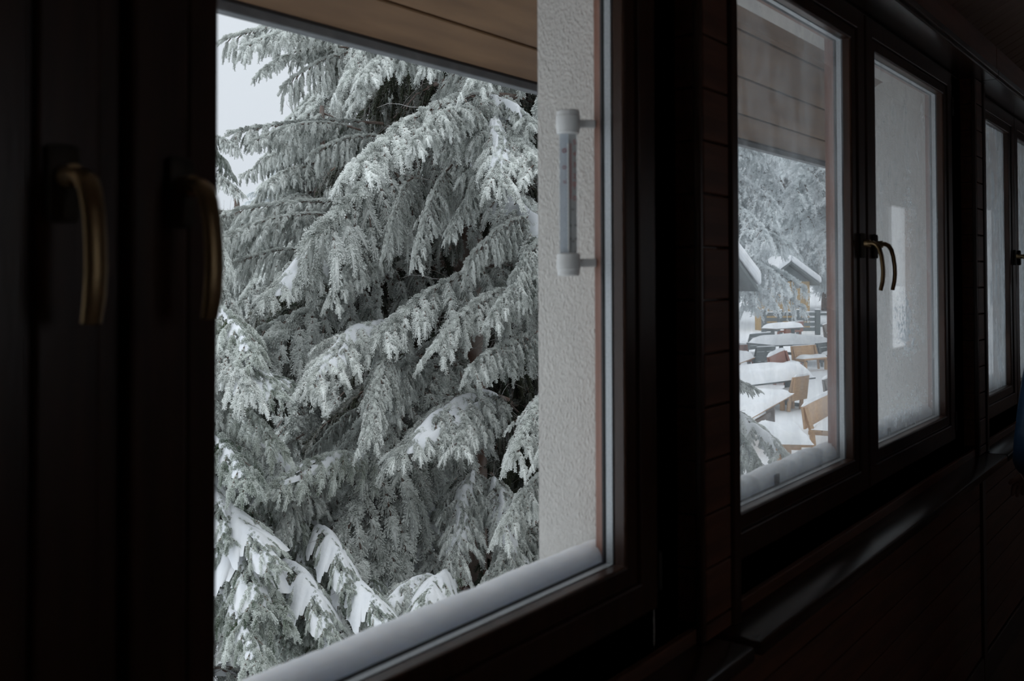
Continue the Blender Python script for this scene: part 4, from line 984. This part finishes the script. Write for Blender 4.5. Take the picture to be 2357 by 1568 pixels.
# local +x is the way the person faces, z up
J = {'pel': (0, 0, .95), 'wai': (0, 0, 1.10), 'che': (.01, 0, 1.30), 'nek': (0, 0, 1.47), 'hd0': (.015, 0, 1.53), 'hd1': (.02, 0, 1.62), 'hd2': (.01, 0, 1.70)}
vn = []; V_ = []; R_ = []; E_ = []
def jv(k, p, r): vn.append(k); V_.append(p); R_.append(r)
def je(a, b_): E_.append((vn.index(a), vn.index(b_)))
jv('pel', (0, 0, .95), (.13, .15)); jv('wai', (0, 0, 1.10), (.11, .13)); jv('che', (.01, 0, 1.30), (.12, .16)); jv('nek', (0, 0, 1.46), .06); jv('hd0', (.015, 0, 1.53), .058); jv('hd1', (.025, 0, 1.60), (.085, .072)); jv('hd2', (.01, 0, 1.68), (.082, .070))
for a, b_ in (('pel', 'wai'), ('wai', 'che'), ('che', 'nek'), ('nek', 'hd0'), ('hd0', 'hd1'), ('hd1', 'hd2')): je(a, b_)
for s, sd in ((1, 'l'), (-1, 'r')):
    jv('sh' + sd, (0, .17 * s, 1.39), .055); jv('el' + sd, (-.05, .285 * s, 1.00), .042); jv('wr' + sd, (.15, .22 * s, .87), .027)
    je('che', 'sh' + sd); je('sh' + sd, 'el' + sd); je('el' + sd, 'wr' + sd)
    jv('hi' + sd, (0, .09 * s, .90), .085); jv('kn' + sd, (.02, .10 * s, .50), .055); jv('an' + sd, (-.01, .11 * s, .09), .038); jv('to' + sd, (.15, .12 * s, .04), .030)
    je('pel', 'hi' + sd); je('hi' + sd, 'kn' + sd); je('kn' + sd, 'an' + sd); je('an' + sd, 'to' + sd)
body = skin_mesh('body', V_, E_, R_, 'skin')
# face
q = MB()
for s in (1, -1): q.tube([(.088, .030 * s, 1.625), (.098, .030 * s, 1.625)], .010, 10)
q.build('eyes', 'eye_white', per, smooth=True)
q = MB(); q.tube([(.098, 0, 1.625), (.118, 0, 1.590), (.100, 0, 1.580)], [.007, .013, .009], 8); q.build('nose', 'skin', per, smooth=True)
q = MB(); q.tube([(.092, -.022, 1.553), (.101, 0, 1.552), (.092, .022, 1.553)], [.003, .006, .003], 8); q.build('mouth', 'jacket_blue' if False else 'skin', per, smooth=True)
for s in (1, -1):
    q = MB(); q.tube([(.01, .078 * s, 1.575), (.0, .088 * s, 1.61), (.005, .080 * s, 1.64)], [.010, .017, .010], 8); q.build('ear', 'skin', per, smooth=True)
hr_ = skin_mesh('hair', [(-.045, 0, 1.52), (-.04, 0, 1.62), (-.01, 0, 1.72), (.05, 0, 1.725)], [(0, 1), (1, 2), (2, 3)], [(.05, .06), (.075, .08), (.075, .082), (.045, .06)], 'hair')
# hands: palm, four fingers and a thumb, slightly curled
for s in (1, -1):
    w_ = Vector((.15, .22 * s, .87)); f_ = Vector((.82, -.12 * s, -.56)).normalized(); sd = Vector((0, -s, .2)).normalized(); up_ = f_.cross(sd).normalized()
    vs, es, rs = [], [], []
    def pv(p, r): vs.append(tuple(p)); rs.append(r); return len(vs) - 1
    p0 = pv(w_, .026); p1 = pv(w_ + f_ * .055, (.018, .036)); es.append((p0, p1))
    for k_, (off, ln) in enumerate(((-.030, .070), (-.010, .082), (.010, .077), (.029, .060))):
        b0 = w_ + f_ * .085 + sd * off; a = pv(b0, .0095); es.append((p1, a)); last = a; cur = b0; dr = f_.copy()
        for seg in range(3):
            dr = (dr + Vector((-.10, 0, -.45)) * .6).normalized(); cur = cur + dr * ln * (.42, .32, .26)[seg]; a = pv(cur, .009 - .001 * seg); es.append((last, a)); last = a
    b0 = w_ + f_ * .025 - sd * .032; a = pv(b0, .011); es.append((p0, a)); b1 = b0 + (f_ * .7 - sd * .5).normalized() * .034; c_ = pv(b1, .010); es.append((a, c_)); dd = pv(b1 + (f_ * .9 - sd * .1) * .028, .0085); es.append((c_, dd))
    skin_mesh('hand', vs, es, rs, 'skin', sub=1)
# jacket: quilted, hip long, collar up
vj = [(0, 0, .84), (0, 0, .98), (0, 0, 1.10), (.01, 0, 1.28), (.0, 0, 1.42), (0, 0, 1.50), (0, .20, 1.40), (-.05, .30, .99), (.12, .24, .90), (0, -.20, 1.40), (-.05, -.30, .99), (.12, -.24, .90)]
ej = [(0, 1), (1, 2), (2, 3), (3, 4), (4, 5), (3, 6), (6, 7), (7, 8), (3, 9), (9, 10), (10, 11)]
rj = [(.17, .20), (.17, .20), (.155, .185), (.15, .19), (.10, .13), (.08, .085), .095, .078, .058, .095, .078, .058]
jk = skin_mesh('jacket', vj, ej, rj, 'jacket_blue')
for k_ in range(5):      # quilting seams
    z = .88 + k_ * .105; q = MB(); pts = [(.001 + (.158 - .004 * k_) * math.cos(a * math.pi / 18), (.187 - .003 * k_) * math.sin(a * math.pi / 18), z) for a in range(37)]
    q.tube(pts, .004, 6, caps=False); q.build('seam', 'jacket_blue', per, smooth=True)
for s in (1, -1):
    skin_mesh('trouser_leg', [(0, .07 * s, .93), (.0, .10 * s, .80), (.02, .105 * s, .50), (-.01, .115 * s, .12)], [(0, 1), (1, 2), (2, 3)], [.11, .105, .080, .065], 'trouser_black')
    skin_mesh('shoe', [(-.05, .115 * s, .055), (.02, .118 * s, .06), (.12, .12 * s, .045), (.19, .122 * s, .038)], [(0, 1), (1, 2), (2, 3)], [.048, .050, .046, .034], 'shoe_leather')
